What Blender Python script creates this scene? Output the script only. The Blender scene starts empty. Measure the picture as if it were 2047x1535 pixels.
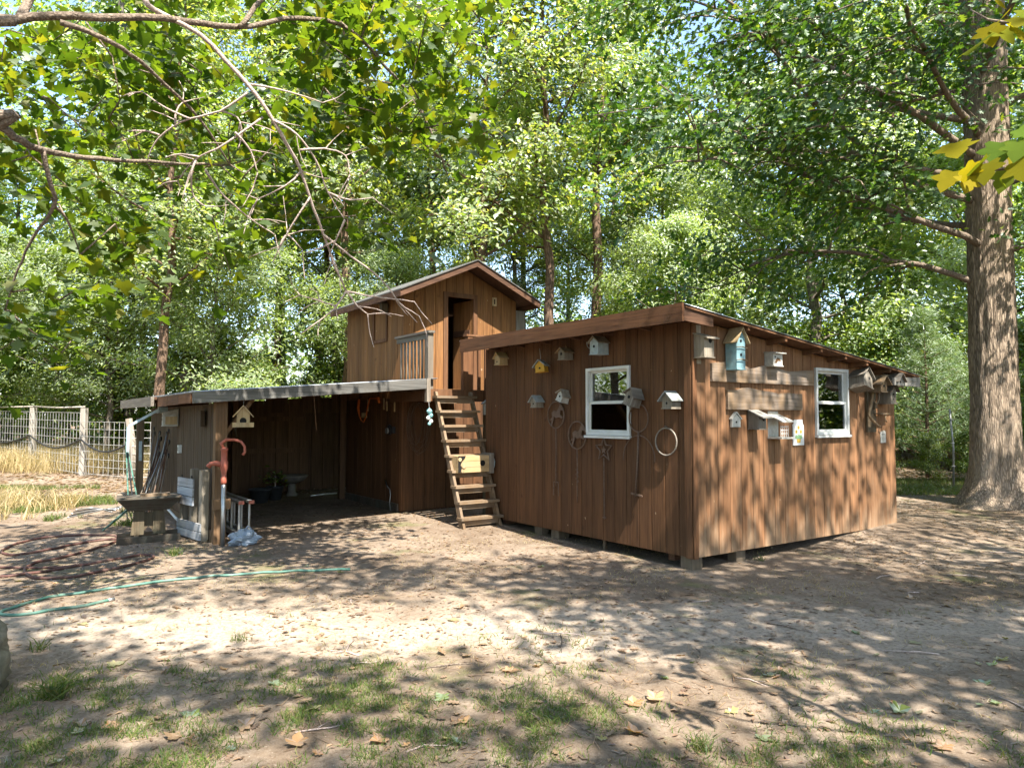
import bpy, math, random
import numpy as np
from mathutils import Vector, Matrix, Euler
PI = math.pi
SC = bpy.context.scene
COL = SC.collection

# ------------------------------------------------------------------ camera, sky, sun, exposure
CAM_H = 1.63
PITCH = math.radians(2.65)
cam = bpy.data.cameras.new('camera'); cam_o = bpy.data.objects.new('camera', cam); COL.objects.link(cam_o)
cam.sensor_width = 36.0; cam.lens = 36.0 * 1434 / 2047
cam.clip_start = 0.05; cam.clip_end = 2000
cam_o.location = (0, 0, CAM_H); cam_o.rotation_euler = (PI/2 + PITCH, 0, 0)
SC.camera = cam_o

SUN_EL = math.radians(57)
SUN_AZ = math.radians(153)          # clockwise from +Y (the view direction)
SUN = Vector((math.sin(SUN_AZ)*math.cos(SUN_EL), math.cos(SUN_AZ)*math.cos(SUN_EL), math.sin(SUN_EL)))
world = bpy.data.worlds.new('World'); SC.world = world; world.use_nodes = True
wn = world.node_tree.nodes; wl = world.node_tree.links
sky = wn.new('ShaderNodeTexSky'); sky.sky_type = 'NISHITA'; sky.sun_disc = False
sky.sun_elevation = SUN_EL; sky.sun_rotation = SUN_AZ; sky.altitude = 200; sky.air_density = 1.0
sky.dust_density = 1.2; sky.ozone_density = 1.0
wl.new(sky.outputs[0], wn['Background'].inputs[0]); wn['Background'].inputs[1].default_value = 0.15
sl = bpy.data.lights.new('sun', 'SUN'); sl.energy = 5.0; sl.angle = math.radians(0.53); sl.color = (1.0, 0.94, 0.84)
so = bpy.data.objects.new('sun', sl); COL.objects.link(so)
so.rotation_euler = SUN.to_track_quat('Z', 'Y').to_euler(); so.location = (6, -12, 20)
SC.view_settings.view_transform = 'Standard'; SC.view_settings.look = 'None'
SC.view_settings.exposure = 1.95; SC.view_settings.gamma = 1.0; SC.view_settings.use_curve_mapping = False
SC.render.engine = 'CYCLES'
cy = SC.cycles
cy.max_bounces = 5; cy.diffuse_bounces = 3; cy.glossy_bounces = 2; cy.transmission_bounces = 4; cy.transparent_max_bounces = 6
cy.caustics_reflective = False; cy.caustics_refractive = False
cy.use_denoising = True
try:
    cy.denoiser = 'OPENIMAGEDENOISE'; cy.denoising_prefilter = 'ACCURATE'
except Exception: pass
cy.sample_clamp_indirect = 4.0

# ------------------------------------------------------------------ frames
TH = math.radians(35.2); CX0, CY0 = 1.93, 7.66     # the sheds' common axes: b runs right-and-away, a left-and-away
cT, sT = math.cos(TH), math.sin(TH)
def W(b, a): return (CX0 + b*cT - a*sT, CY0 + b*sT + a*cT)
def at(px, py, Y):      # a measured direction of the photograph, at a distance Y, as a point of the place
    u = (px-1023.5)/1434; v = -(py-767.5)/1434
    d = Vector((u, math.cos(PITCH)-v*math.sin(PITCH), math.sin(PITCH)+v*math.cos(PITCH)))
    d *= Y/d.y
    return Vector((d.x, d.y, d.z+CAM_H))

# ------------------------------------------------------------------ noise
def _h(ix, iy, s):
    n = (ix.astype(np.int64)*374761393 + iy.astype(np.int64)*668265263 + s*974634777) & 0xffffffff
    n = ((n ^ (n >> 13))*1274126177) & 0xffffffff
    return ((n ^ (n >> 16)) & 0xffff)/65535.0
def vnoise(x, y, s=0):
    x = np.asarray(x, float); y = np.asarray(y, float)
    ix, iy = np.floor(x), np.floor(y); fx, fy = x-ix, y-iy
    fx = fx*fx*(3-2*fx); fy = fy*fy*(3-2*fy)
    a = _h(ix, iy, s); b = _h(ix+1, iy, s); c = _h(ix, iy+1, s); d = _h(ix+1, iy+1, s)
    return (a*(1-fx)+b*fx)*(1-fy) + (c*(1-fx)+d*fx)*fy
def fbm(x, y, s=0, o=4):
    t = 0; w = .5
    for i in range(o):
        t = t + w*vnoise(x*2**i, y*2**i, s+i*17); w *= .5
    return t/(1-.5**o)
def ground_z(x, y):
    x = np.asarray(x, float); y = np.asarray(y, float)
    z = .018*np.clip(y-9, 0, 60)
    z = z + .15*np.exp(-(((x-5.3)/1.9)**2 + ((y-10.0)/1.5)**2))     # soil banked against the right wall
    z = z + .05*np.exp(-(((x+.8)/1.2)**2 + ((y-11.0)/1.2)**2))
    near = np.clip((14-y)/6, 0, 1)
    z = z + (fbm(x*.5+9, y*.5+4, 3)-.5)*.07*(.3+.7*np.clip((7.2-y)/3, 0, 1))
    z = z + (fbm(x*2.2, y*2.2, 5)-.5)*.035*near
    z = z + (fbm(x*7, y*7, 8, 3)-.5)*.018*near
    return z
def gz(x, y): return float(ground_z(x, y))

# ------------------------------------------------------------------ materials
MATS = {}
def nodes_of(m): return m.node_tree.nodes, m.node_tree.links
def new_mat(name):
    m = bpy.data.materials.new(name); m.use_nodes = True; MATS[name] = m
    return m
def ramp(n, stops):
    r = n.new('ShaderNodeValToRGB'); e = r.color_ramp.elements
    e[0].position, e[0].color = stops[0][0], (*stops[0][1], 1)
    e[1].position, e[1].color = stops[-1][0], (*stops[-1][1], 1)
    for p, c in stops[1:-1]:
        k = e.new(p); k.color = (*c, 1)
    return r
def coords(n, l, scale, rnd=True, kind='Object'):
    tc = n.new('ShaderNodeTexCoord'); mp = n.new('ShaderNodeMapping'); mp.inputs['Scale'].default_value = scale
    if rnd:
        oi = n.new('ShaderNodeObjectInfo'); mu = n.new('ShaderNodeVectorMath'); mu.operation = 'SCALE'
        cb = n.new('ShaderNodeCombineXYZ')
        for i in range(3): l.new(oi.outputs['Random'], cb.inputs[i])
        l.new(cb.outputs[0], mu.inputs[0]); mu.inputs['Scale'].default_value = 37.0
        ad = n.new('ShaderNodeVectorMath'); l.new(tc.outputs[kind], ad.inputs[0]); l.new(mu.outputs[0], ad.inputs[1])
        l.new(ad.outputs[0], mp.inputs[0])
    else:
        l.new(tc.outputs[kind], mp.inputs[0])
    return mp
def noise(n, l, vec, scale=1, detail=6, rough=.6):
    t = n.new('ShaderNodeTexNoise'); t.inputs['Scale'].default_value = scale; t.inputs['Detail'].default_value = detail
    t.inputs['Roughness'].default_value = rough; l.new(vec.outputs[0], t.inputs['Vector']); return t
def mixc(n, l, fac, a, b, mode='MIX'):
    m = n.new('ShaderNodeMix'); m.data_type = 'RGBA'; m.blend_type = mode
    for sock, v in ((m.inputs[0], fac), (m.inputs[6], a), (m.inputs[7], b)):
        if isinstance(v, (int, float)): sock.default_value = v
        elif isinstance(v, tuple): sock.default_value = (*v, 1)
        else: l.new(v, sock)
    return m.outputs[2]
def bump(n, l, h, strength=.4, dist=.01):
    b = n.new('ShaderNodeBump'); b.inputs['Strength'].default_value = strength; b.inputs['Distance'].default_value = dist
    l.new(h, b.inputs['Height']); return b
def math_n(n, l, op, a, b=None, clamp=False):
    m = n.new('ShaderNodeMath'); m.operation = op; m.use_clamp = clamp
    for i, v in enumerate((a, b)):
        if v is None: continue
        if isinstance(v, (int, float)): m.inputs[i].default_value = v
        else: l.new(v, m.inputs[i])
    return m.outputs[0]

def wood(name, dark, light, grey=None, grey_amt=.35, axis='z', rough=.8, splash=None, bump_s=.35, spread=.35, chips=False):
    dark, light, grey, splash = [None if q is None else tuple(v*.80 for v in q) for q in (dark, light, grey, splash)]
    m = new_mat(name); n, l = nodes_of(m); p = n['Principled BSDF']
    s = {'z': (34, 34, 1.6), 'x': (1.6, 34, 34), 'y': (34, 1.6, 34)}[axis]
    mp = coords(n, l, s)
    g = noise(n, l, mp, 1, 7, .65)
    g2 = noise(n, l, coords(n, l, tuple(q*.12 for q in s)), 1, 3, .5)
    r = ramp(n, [(.28, dark), (.72, light)]); l.new(g.outputs[0], r.inputs[0])
    oi = n.new('ShaderNodeObjectInfo')
    v = math_n(n, l, 'MULTIPLY_ADD', oi.outputs['Random'], spread); v.node.inputs[2].default_value = 1-spread/2
    v2 = math_n(n, l, 'MULTIPLY_ADD', g2.outputs[0], 1.3); v2.node.inputs[2].default_value = .35
    vv = math_n(n, l, 'MULTIPLY', v, v2)
    cb = n.new('ShaderNodeCombineXYZ')
    for i in range(3): l.new(vv, cb.inputs[i])
    c = mixc(n, l, 1.0, r.outputs[0], cb.outputs[0], 'MULTIPLY')
    if grey:
        gn = noise(n, l, coords(n, l, (3.5, 3.5, 1.1)), 1, 5, .7)
        f = ramp(n, [(.42, (0, 0, 0)), (.75, (grey_amt*1.6,)*3)]); l.new(gn.outputs[0], f.inputs[0])
        c = mixc(n, l, f.outputs[0], c, grey)
    if chips:           # small chips and old nail holes showing bare wood
        cn = noise(n, l, coords(n, l, (16, 16, 11)), 1, 1.5, .4); f = ramp(n, [(.785, (0, 0, 0)), (.80, (.6,)*3)]); l.new(cn.outputs[0], f.inputs[0])
        c = mixc(n, l, f.outputs[0], c, (.40, .29, .19))
        kn = noise(n, l, coords(n, l, (6, 6, 4)), 1, 2, .5); f = ramp(n, [(.70, (0, 0, 0)), (.78, (.7,)*3)]); l.new(kn.outputs[0], f.inputs[0])
        c = mixc(n, l, f.outputs[0], c, tuple(v*.6 for v in dark))
    if splash:          # rain-splashed soil and bleaching, with an uneven upper edge
        tc = n.new('ShaderNodeTexCoord'); sx = n.new('ShaderNodeSeparateXYZ'); l.new(tc.outputs['Object'], sx.inputs[0])
        sn = noise(n, l, coords(n, l, (9, 9, 1.0), False), 1, 5, .7)
        h = math_n(n, l, 'MULTIPLY_ADD', sn.outputs[0], -1.7); l.new(sx.outputs[2], h.node.inputs[2])
        f = ramp(n, [(0.0, (.62,)*3), (.35, (0, 0, 0))])
        h2 = math_n(n, l, 'ADD', h, .72, True); l.new(h2, f.inputs[0])
        c = mixc(n, l, f.outputs[0], c, splash)
    l.new(c, p.inputs['Base Color']); p.inputs['Roughness'].default_value = rough
    p.inputs['Specular IOR Level'].default_value = .25
    l.new(bump(n, l, g.outputs[0], bump_s, .006).outputs[0], p.inputs['Normal'])
    return m
def plain(name, col, rough=.6, metal=0, var=.25, scale=20, bump_s=.15, spec=.4, dirt=None):
    col = tuple(v*.84 for v in col); dirt = dirt and tuple(v*.84 for v in dirt)
    m = new_mat(name); n, l = nodes_of(m); p = n['Principled BSDF']
    g = noise(n, l, coords(n, l, (scale,)*3), 1, 5, .6)
    r = ramp(n, [(.3, tuple(q*(1-var) for q in col)), (.7, tuple(min(1, q*(1+var*.6)) for q in col))]); l.new(g.outputs[0], r.inputs[0])
    c = r.outputs[0]
    if dirt:
        dn = noise(n, l, coords(n, l, (scale*.35,)*3), 1, 6, .7); f = ramp(n, [(.48, (0, 0, 0)), (.7, (.8,)*3)])
        l.new(dn.outputs[0], f.inputs[0]); c = mixc(n, l, f.outputs[0], c, dirt)
    l.new(c, p.inputs['Base Color'])
    p.inputs['Roughness'].default_value = rough; p.inputs['Metallic'].default_value = metal
    p.inputs['Specular IOR Level'].default_value = spec
    if bump_s: l.new(bump(n, l, g.outputs[0], bump_s, .004).outputs[0], p.inputs['Normal'])
    return m
def leaf_mat(name, cols, trans=.60, gloss=.025, trans_tint=(1.35, 1.4, .45), obj_var=.3, rough=.5, by_object=False):
    m = new_mat(name); n, l = nodes_of(m)
    for q in list(n):
        if q.type == 'BSDF_PRINCIPLED': n.remove(q)
    out = [q for q in n if q.type == 'OUTPUT_MATERIAL'][0]
    ge = n.new('ShaderNodeNewGeometry'); oi = n.new('ShaderNodeObjectInfo')
    st = [(i/(len(cols)-1)*.96+.02, c) for i, c in enumerate(cols)]
    r = ramp(n, st); l.new(oi.outputs['Random'] if by_object else ge.outputs['Random Per Island'], r.inputs[0])
    v = math_n(n, l, 'MULTIPLY_ADD', oi.outputs['Random'], obj_var); v.node.inputs[2].default_value = 1-obj_var/2
    cb = n.new('ShaderNodeCombineXYZ')
    for i in range(3): l.new(v, cb.inputs[i])
    c = mixc(n, l, 1.0, r.outputs[0], cb.outputs[0], 'MULTIPLY')
    tcol = mixc(n, l, 1.0, c, trans_tint, 'MULTIPLY')
    d = n.new('ShaderNodeBsdfDiffuse'); t = n.new('ShaderNodeBsdfTranslucent'); l.new(c, d.inputs[0]); l.new(tcol, t.inputs[0])
    m1 = n.new('ShaderNodeMixShader'); m1.inputs[0].default_value = trans; l.new(d.outputs[0], m1.inputs[1]); l.new(t.outputs[0], m1.inputs[2])
    g = n.new('ShaderNodeBsdfGlossy'); g.inputs['Roughness'].default_value = rough; g.inputs['Color'].default_value = (.9, .95, 1, 1)
    fr = n.new('ShaderNodeFresnel'); fr.inputs[0].default_value = 1.45
    ff = math_n(n, l, 'MULTIPLY', fr.outputs[0], gloss*4, True)
    m2 = n.new('ShaderNodeMixShader'); l.new(ff, m2.inputs[0]); l.new(m1.outputs[0], m2.inputs[1]); l.new(g.outputs[0], m2.inputs[2])
    l.new(m2.outputs[0], out.inputs[0])
    return m
def bark(name, dark, light, scale=(7, 7, 1.2), strength=.9, moss=None):
    dark, light = tuple(v*.85 for v in dark), tuple(v*.85 for v in light)
    m = new_mat(name); n, l = nodes_of(m); p = n['Principled BSDF']
    mp = coords(n, l, scale)
    g = noise(n, l, mp, 2.2, 8, .68)
    vo = n.new('ShaderNodeTexVoronoi'); vo.feature = 'DISTANCE_TO_EDGE'; vo.inputs['Scale'].default_value = 3.2
    wv = mixc(n, l, .22, mp.outputs[0], g.outputs['Color']); l.new(wv, vo.inputs['Vector'])
    e = ramp(n, [(.0, (0, 0, 0)), (.28, (1, 1, 1))]); l.new(vo.outputs['Distance'], e.inputs[0])
    h = math_n(n, l, 'MULTIPLY_ADD', e.outputs[0], .38); l.new(g.outputs[0], h.node.inputs[2])
    r = ramp(n, [(.42, dark), (.92, light)]); l.new(h, r.inputs[0]); c = r.outputs[0]
    big = noise(n, l, coords(n, l, (1.6, 1.6, .9)), 1, 4, .6)
    f = ramp(n, [(.45, (0, 0, 0)), (.7, (.5,)*3)]); l.new(big.outputs[0], f.inputs[0])
    c = mixc(n, l, f.outputs[0], c, moss or tuple(min(1, q*1.25) for q in light))
    l.new(c, p.inputs['Base Color']); p.inputs['Roughness'].default_value = .92; p.inputs['Specular IOR Level'].default_value = .15
    l.new(bump(n, l, h, strength, .03).outputs[0], p.inputs['Normal'])
    return m
def glass(name):
    m = new_mat(name); n, l = nodes_of(m)
    for q in list(n):
        if q.type == 'BSDF_PRINCIPLED': n.remove(q)
    out = [q for q in n if q.type == 'OUTPUT_MATERIAL'][0]
    t = n.new('ShaderNodeBsdfTransparent'); t.inputs[0].default_value = (.8, .85, .83, 1)
    g = n.new('ShaderNodeBsdfGlossy'); g.inputs['Roughness'].default_value = .015
    fr = n.new('ShaderNodeFresnel'); fr.inputs[0].default_value = 1.75
    ff = math_n(n, l, 'MULTIPLY_ADD', fr.outputs[0], 1.3, True); ff.node.inputs[2].default_value = .12
    wv = noise(n, l, coords(n, l, (2, 2, 2), False), 1, 1, .4)
    l.new(bump(n, l, wv.outputs[0], .04, .02).outputs[0], g.inputs['Normal'])
    mx = n.new('ShaderNodeMixShader'); l.new(ff, mx.inputs[0]); l.new(t.outputs[0], mx.inputs[1]); l.new(g.outputs[0], mx.inputs[2])
    l.new(mx.outputs[0], out.inputs[0]); return m

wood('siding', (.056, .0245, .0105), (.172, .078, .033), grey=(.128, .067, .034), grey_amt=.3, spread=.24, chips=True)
wood('siding_sun', (.096, .045, .0205), (.325, .158, .073), grey=(.305, .185, .105), grey_amt=.3, splash=(.37, .255, .16), spread=.28, chips=True)  # sunlit copy of siding: sunlight put into a lighter colour, plus soil splash
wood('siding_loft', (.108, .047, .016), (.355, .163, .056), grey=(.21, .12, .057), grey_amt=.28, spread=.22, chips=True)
wood('siding_grey', (.036, .023, .014), (.115, .075, .046), grey=(.13, .10, .07), grey_amt=.3, splash=(.25, .17, .105), spread=.3)
wood('trim_brown', (.065, .027, .012), (.19, .085, .038), axis='y', grey=(.16, .09, .05), grey_amt=.2)
wood('trim_brown_v', (.075, .032, .014), (.21, .095, .042), grey=(.19, .115, .065), grey_amt=.25)
wood('rafter', (.055, .028, .017), (.16, .08, .045), axis='x')
wood('weathered_x', (.13, .12, .105), (.33, .315, .29), axis='x', grey=(.22, .2, .17), grey_amt=.3)
wood('weathered_y', (.10, .085, .07), (.27, .24, .20), axis='y', grey=(.18, .14, .11), grey_amt=.3)
wood('weathered_z', (.12, .10, .08), (.33, .29, .24), grey=(.2, .15, .1), grey_amt=.3)
wood('live_edge', (.095, .07, .052), (.31, .255, .21), axis='x', grey=(.34, .20, .085), grey_amt=.45, bump_s=.8)
wood('pine_new', (.36, .24, .11), (.62, .47, .27), axis='z', grey=(.4, .33, .24), grey_amt=.25)
wood('pine_new_x', (.36, .23, .10), (.62, .45, .24), axis='x', grey=(.4, .33, .24), grey_amt=.2)
wood('pine_grey', (.17, .14, .10), (.40, .34, .265), axis='z', grey=(.3, .27, .23), grey_amt=.4)
wood('ladder_wood', (.10, .062, .034), (.30, .20, .115), axis='x', grey=(.28, .24, .19), grey_amt=.4)
wood('ladder_side', (.10, .062, .034), (.29, .19, .11), axis='z', grey=(.27, .22, .17), grey_amt=.4)
wood('post_wood', (.105, .058, .028), (.27, .16, .085), axis='z', grey=(.22, .16, .11), grey_amt=.3)
wood('dark_wood', (.05, .037, .026), (.15, .115, .085), axis='x', grey=(.12, .14, .12), grey_amt=.45)
wood('dark_wood_z', (.06, .042, .025), (.18, .13, .08), axis='z', grey=(.12, .13, .09), grey_amt=.45)
wood('skirting', (.10, .075, .05), (.22, .165, .115), grey=(.26, .2, .14), grey_amt=.4)
wood('fascia_grey', (.065, .063, .058), (.19, .185, .172), axis='x', grey=(.13, .11, .09), grey_amt=.3)
wood('whitewash', (.28, .29, .31), (.60, .62, .66), axis='x', grey=(.33, .27, .2), grey_amt=.3)
wood('fence_white', (.32, .28, .235), (.62, .57, .50), axis='z', grey=(.36, .29, .22), grey_amt=.25)
wood('interior_wood', (.07, .038, .020), (.20, .11, .058), axis='z')
wood('driftwood', (.12, .075, .04), (.34, .23, .13), axis='z', grey=(.3, .26, .2))
plain('white_vinyl', (.70, .71, .69), .45, var=.1, scale=4, bump_s=0, dirt=(.5, .48, .42))
plain('white_paint', (.52, .50, .45), .7, dirt=(.27, .23, .18))
plain('grey_paint', (.29, .31, .30), .7, dirt=(.25, .22, .18))
plain('blue_paint', (.22, .38, .42), .65, dirt=(.30, .36, .34))
plain('pale_blue', (.40, .50, .55), .65, dirt=(.42, .42, .4))
plain('yellow_paint', (.62, .33, .03), .6)
plain('hole_black', (.008, .007, .006), .9, bump_s=0)  # raised black pieces stand in for the dark inside of holes
plain('rust_metal', (.15, .095, .065), .8, metal=.15, var=.35, scale=60, dirt=(.20, .13, .09))
plain('dull_ring', (.27, .23, .19), .6, metal=.3, var=.3)
plain('grey_metal', (.36, .36, .35), .5, metal=.7, var=.2)
plain('galvanized', (.50, .52, .53), .42, metal=.85, var=.15, scale=6, dirt=(.33, .28, .23))
plain('aluminium', (.55, .55, .53), .45, metal=.6, var=.15, dirt=(.4, .37, .32))
plain('wire_steel', (.55, .54, .52), .5, metal=.5, var=.2)
plain('red_iron', (.40, .105, .065), .6, dirt=(.30, .12, .08))
plain('hose_red', (.10, .042, .032), .65, dirt=(.17, .11, .085))
plain('hose_green', (.075, .19, .145), .55, dirt=(.22, .28, .23))
plain('hose_black', (.02, .02, .022), .55)
plain('bag_plastic', (.27, .32, .39), .45, var=.2, scale=8)
plain('orange_strap', (.75, .16, .02), .6)
plain('terracotta', (.2, .1, .06), .8)
plain('pot_dark', (.05, .055, .06), .6)
plain('screen_grey', (.055, .058, .06), .8, var=.2, scale=3)
plain('roofing', (.10, .10, .095), .9, var=.4, scale=30, bump_s=.5, dirt=(.16, .14, .10))
plain('concrete', (.20, .18, .15), .9, var=.3, scale=14, bump_s=.5, dirt=(.12, .11, .085))
plain('stone_tan', (.25, .215, .155), .95, var=.45, scale=12, bump_s=1.0, dirt=(.10, .105, .07))
plain('teal_cloth', (.20, .42, .44), .8)
plain('bracket_blue', (.42, .55, .62), .5, metal=.3)
plain('print_yellow', (.75, .48, .08), .6); plain('print_green', (.25, .42, .22), .6); plain('print_brown', (.14, .07, .03), .6)
plain('sign_white', (.74, .74, .72), .55, var=.05)
glass('window_glass')
bark('bark_oak', (.115, .085, .062), (.44, .34, .25), (13, 13, 1.9), 1.0)
bark('bark_grey', (.07, .058, .047), (.23, .195, .16), (9, 9, 1.5), .8)
bark('bark_pine', (.07, .045, .03), (.22, .145, .10), (8, 8, 2.0), .9)
bark('bark_limb', (.10, .075, .058), (.28, .22, .17), (14, 14, 14), .5)
bark('bark_twig', (.27, .20, .165), (.56, .45, .40), (30, 30, 30), .3)
leaf_mat('leaf_forest_a', [(0.125, 0.196, 0.070), (0.202, 0.275, 0.097), (0.294, 0.362, 0.135), (0.158, 0.233, 0.110)])
leaf_mat('leaf_forest_b', [(0.148, 0.221, 0.092), (0.252, 0.323, 0.146), (0.356, 0.416, 0.209), (0.182, 0.252, 0.113)], gloss=.03)
leaf_mat('leaf_forest_c', [(0.130, 0.193, 0.065), (0.225, 0.293, 0.103), (0.307, 0.350, 0.131), (0.171, 0.235, 0.091), (0.347, 0.307, 0.112)])
leaf_mat('leaf_oak', [(0.038, 0.091, 0.024), (0.062, 0.124, 0.032), (0.100, 0.171, 0.035), (0.050, 0.110, 0.032), (0.171, 0.205, 0.035)], trans=.5, gloss=.012, obj_var=0)
leaf_mat('leaf_maple', [(0.042, 0.082, 0.019), (0.070, 0.122, 0.022), (0.112, 0.162, 0.027), (0.054, 0.098, 0.024), (0.178, 0.180, 0.030)], trans=.68, trans_tint=(1.5, 1.45, .32), gloss=.012, obj_var=0)
leaf_mat('leaf_yellow', [(0.254, 0.218, 0.018), (0.169, 0.194, 0.022), (0.101, 0.168, 0.029), (0.304, 0.236, 0.022)], trans=.55, trans_tint=(1.4, 1.3, .35), obj_var=.1, gloss=.0, by_object=True)
leaf_mat('leaf_pine', [(0.090, 0.159, 0.073), (0.163, 0.244, 0.101), (0.244, 0.309, 0.122)], trans=.3, gloss=.03)
leaf_mat('leaf_shrub', [(0.069, 0.138, 0.025), (0.138, 0.213, 0.037), (0.237, 0.263, 0.044)], trans=.5)
leaf_mat('grass_green', [(0.063, 0.110, 0.025), (0.100, 0.150, 0.034), (0.137, 0.167, 0.048), (0.210, 0.176, 0.085)], trans=.4, gloss=.03)
leaf_mat('grass_dry', [(.33, .25, .12), (.46, .36, .19), (.52, .42, .25), (.26, .19, .09)], trans=.35, gloss=.03)
leaf_mat('dead_brown', [(.11, .055, .025), (.20, .11, .05), (.30, .18, .085), (.15, .075, .035)], trans=.2, gloss=.04, obj_var=.4)
leaf_mat('dead_orange', [(.22, .115, .045), (.28, .15, .06)], trans=.25, gloss=.04, obj_var=.4)
leaf_mat('fallen_green', [(.12, .165, .035), (.17, .20, .05)], trans=.3, gloss=.06, obj_var=.4)
leaf_mat('fallen_yellow', [(.24, .20, .06), (.30, .25, .09)], trans=.3, gloss=.05, obj_var=.4)

def make_ground_mat():
    m = new_mat('ground_dirt'); n, l = nodes_of(m); p = n['Principled BSDF']
    def nz(s, d=6, r=.6, off=0):
        mp = coords(n, l, (s,)*3, False); mp.inputs['Location'].default_value = (off, off*.7, 0); return noise(n, l, mp, 1, d, r)
    a = nz(.55, 6, .6); b = nz(3.2, 8, .7, 5); c = nz(26, 5, .7, 9); d = nz(95, 3, .6, 2)
    r = ramp(n, [(.30, (.084, .059, .040)), (.46, (.148, .110, .078)), (.62, (.248, .197, .150)), (.8, (.315, .262, .206))]); 
    s = math_n(n, l, 'MULTIPLY_ADD', b.outputs[0], .42); l.new(math_n(n, l, 'MULTIPLY', a.outputs[0], .62), s.node.inputs[2])
    l.new(s, r.inputs[0]); col = r.outputs[0]
    # the worn track across the yard: packed pale sand, ragged edge; its colour also brightens the sun patch
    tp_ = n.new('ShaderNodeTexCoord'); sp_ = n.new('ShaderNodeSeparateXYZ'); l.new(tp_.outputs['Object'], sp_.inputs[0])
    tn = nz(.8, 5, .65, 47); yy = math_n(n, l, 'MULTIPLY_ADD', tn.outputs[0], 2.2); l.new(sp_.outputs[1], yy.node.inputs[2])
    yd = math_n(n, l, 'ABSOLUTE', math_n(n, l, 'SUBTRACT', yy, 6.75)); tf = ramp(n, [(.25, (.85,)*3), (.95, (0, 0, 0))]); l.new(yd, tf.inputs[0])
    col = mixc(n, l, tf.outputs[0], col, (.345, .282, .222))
    # scraps of bark, needles and dark crumbs
    f = ramp(n, [(.50, (0, 0, 0)), (.62, (.55,)*3)]); l.new(c.outputs[0], f.inputs[0])
    col = mixc(n, l, f.outputs[0], col, (.085, .056, .036))
    f2 = ramp(n, [(.60, (0, 0, 0)), (.70, (.6,)*3)]); l.new(d.outputs[0], f2.inputs[0])
    col = mixc(n, l, f2.outputs[0], col, (.06, .042, .03))
    f3 = ramp(n, [(.64, (0, 0, 0)), (.72, (.5,)*3)]); l.new(nz(60, 3, .6, 31).outputs[0], f3.inputs[0])
    col = mixc(n, l, f3.outputs[0], col, (.44, .37, .30))
    # moss and thin green cover
    g = nz(.9, 7, .7, 21); g2 = ramp(n, [(.57, (0, 0, 0)), (.68, (.7,)*3)]); l.new(g.outputs[0], g2.inputs[0])
    col = mixc(n, l, g2.outputs[0], col, (.095, .108, .035))
    # woodland floor away from the yard: leaf litter
    tc = n.new('ShaderNodeTexCoord'); sx = n.new('ShaderNodeSeparateXYZ'); l.new(tc.outputs['Object'], sx.inputs[0])
    w = math_n(n, l, 'MULTIPLY_ADD', a.outputs[0], 6.0); l.new(sx.outputs[1], w.node.inputs[2])
    wf = ramp(n, [(0, (0, 0, 0)), (1, (.85,)*3)]); l.new(math_n(n, l, 'DIVIDE', math_n(n, l, 'SUBTRACT', w, 22.5), 5.0, True), wf.inputs[0])
    lit = ramp(n, [(.35, (.09, .052, .03)), (.5, (.19, .12, .07)), (.68, (.29, .20, .13))]); l.new(nz(9, 6, .75, 3).outputs[0], lit.inputs[0])
    col = mixc(n, l, wf.outputs[0], col, lit.outputs[0])
    l.new(col, p.inputs['Base Color']); p.inputs['Roughness'].default_value = .95; p.inputs['Specular IOR Level'].default_value = .12
    h = math_n(n, l, 'ADD', math_n(n, l, 'MULTIPLY', c.outputs[0], .7), math_n(n, l, 'MULTIPLY', d.outputs[0], .35))
    l.new(bump(n, l, h, .8, .02).outputs[0], p.inputs['Normal'])
make_ground_mat()

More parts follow.
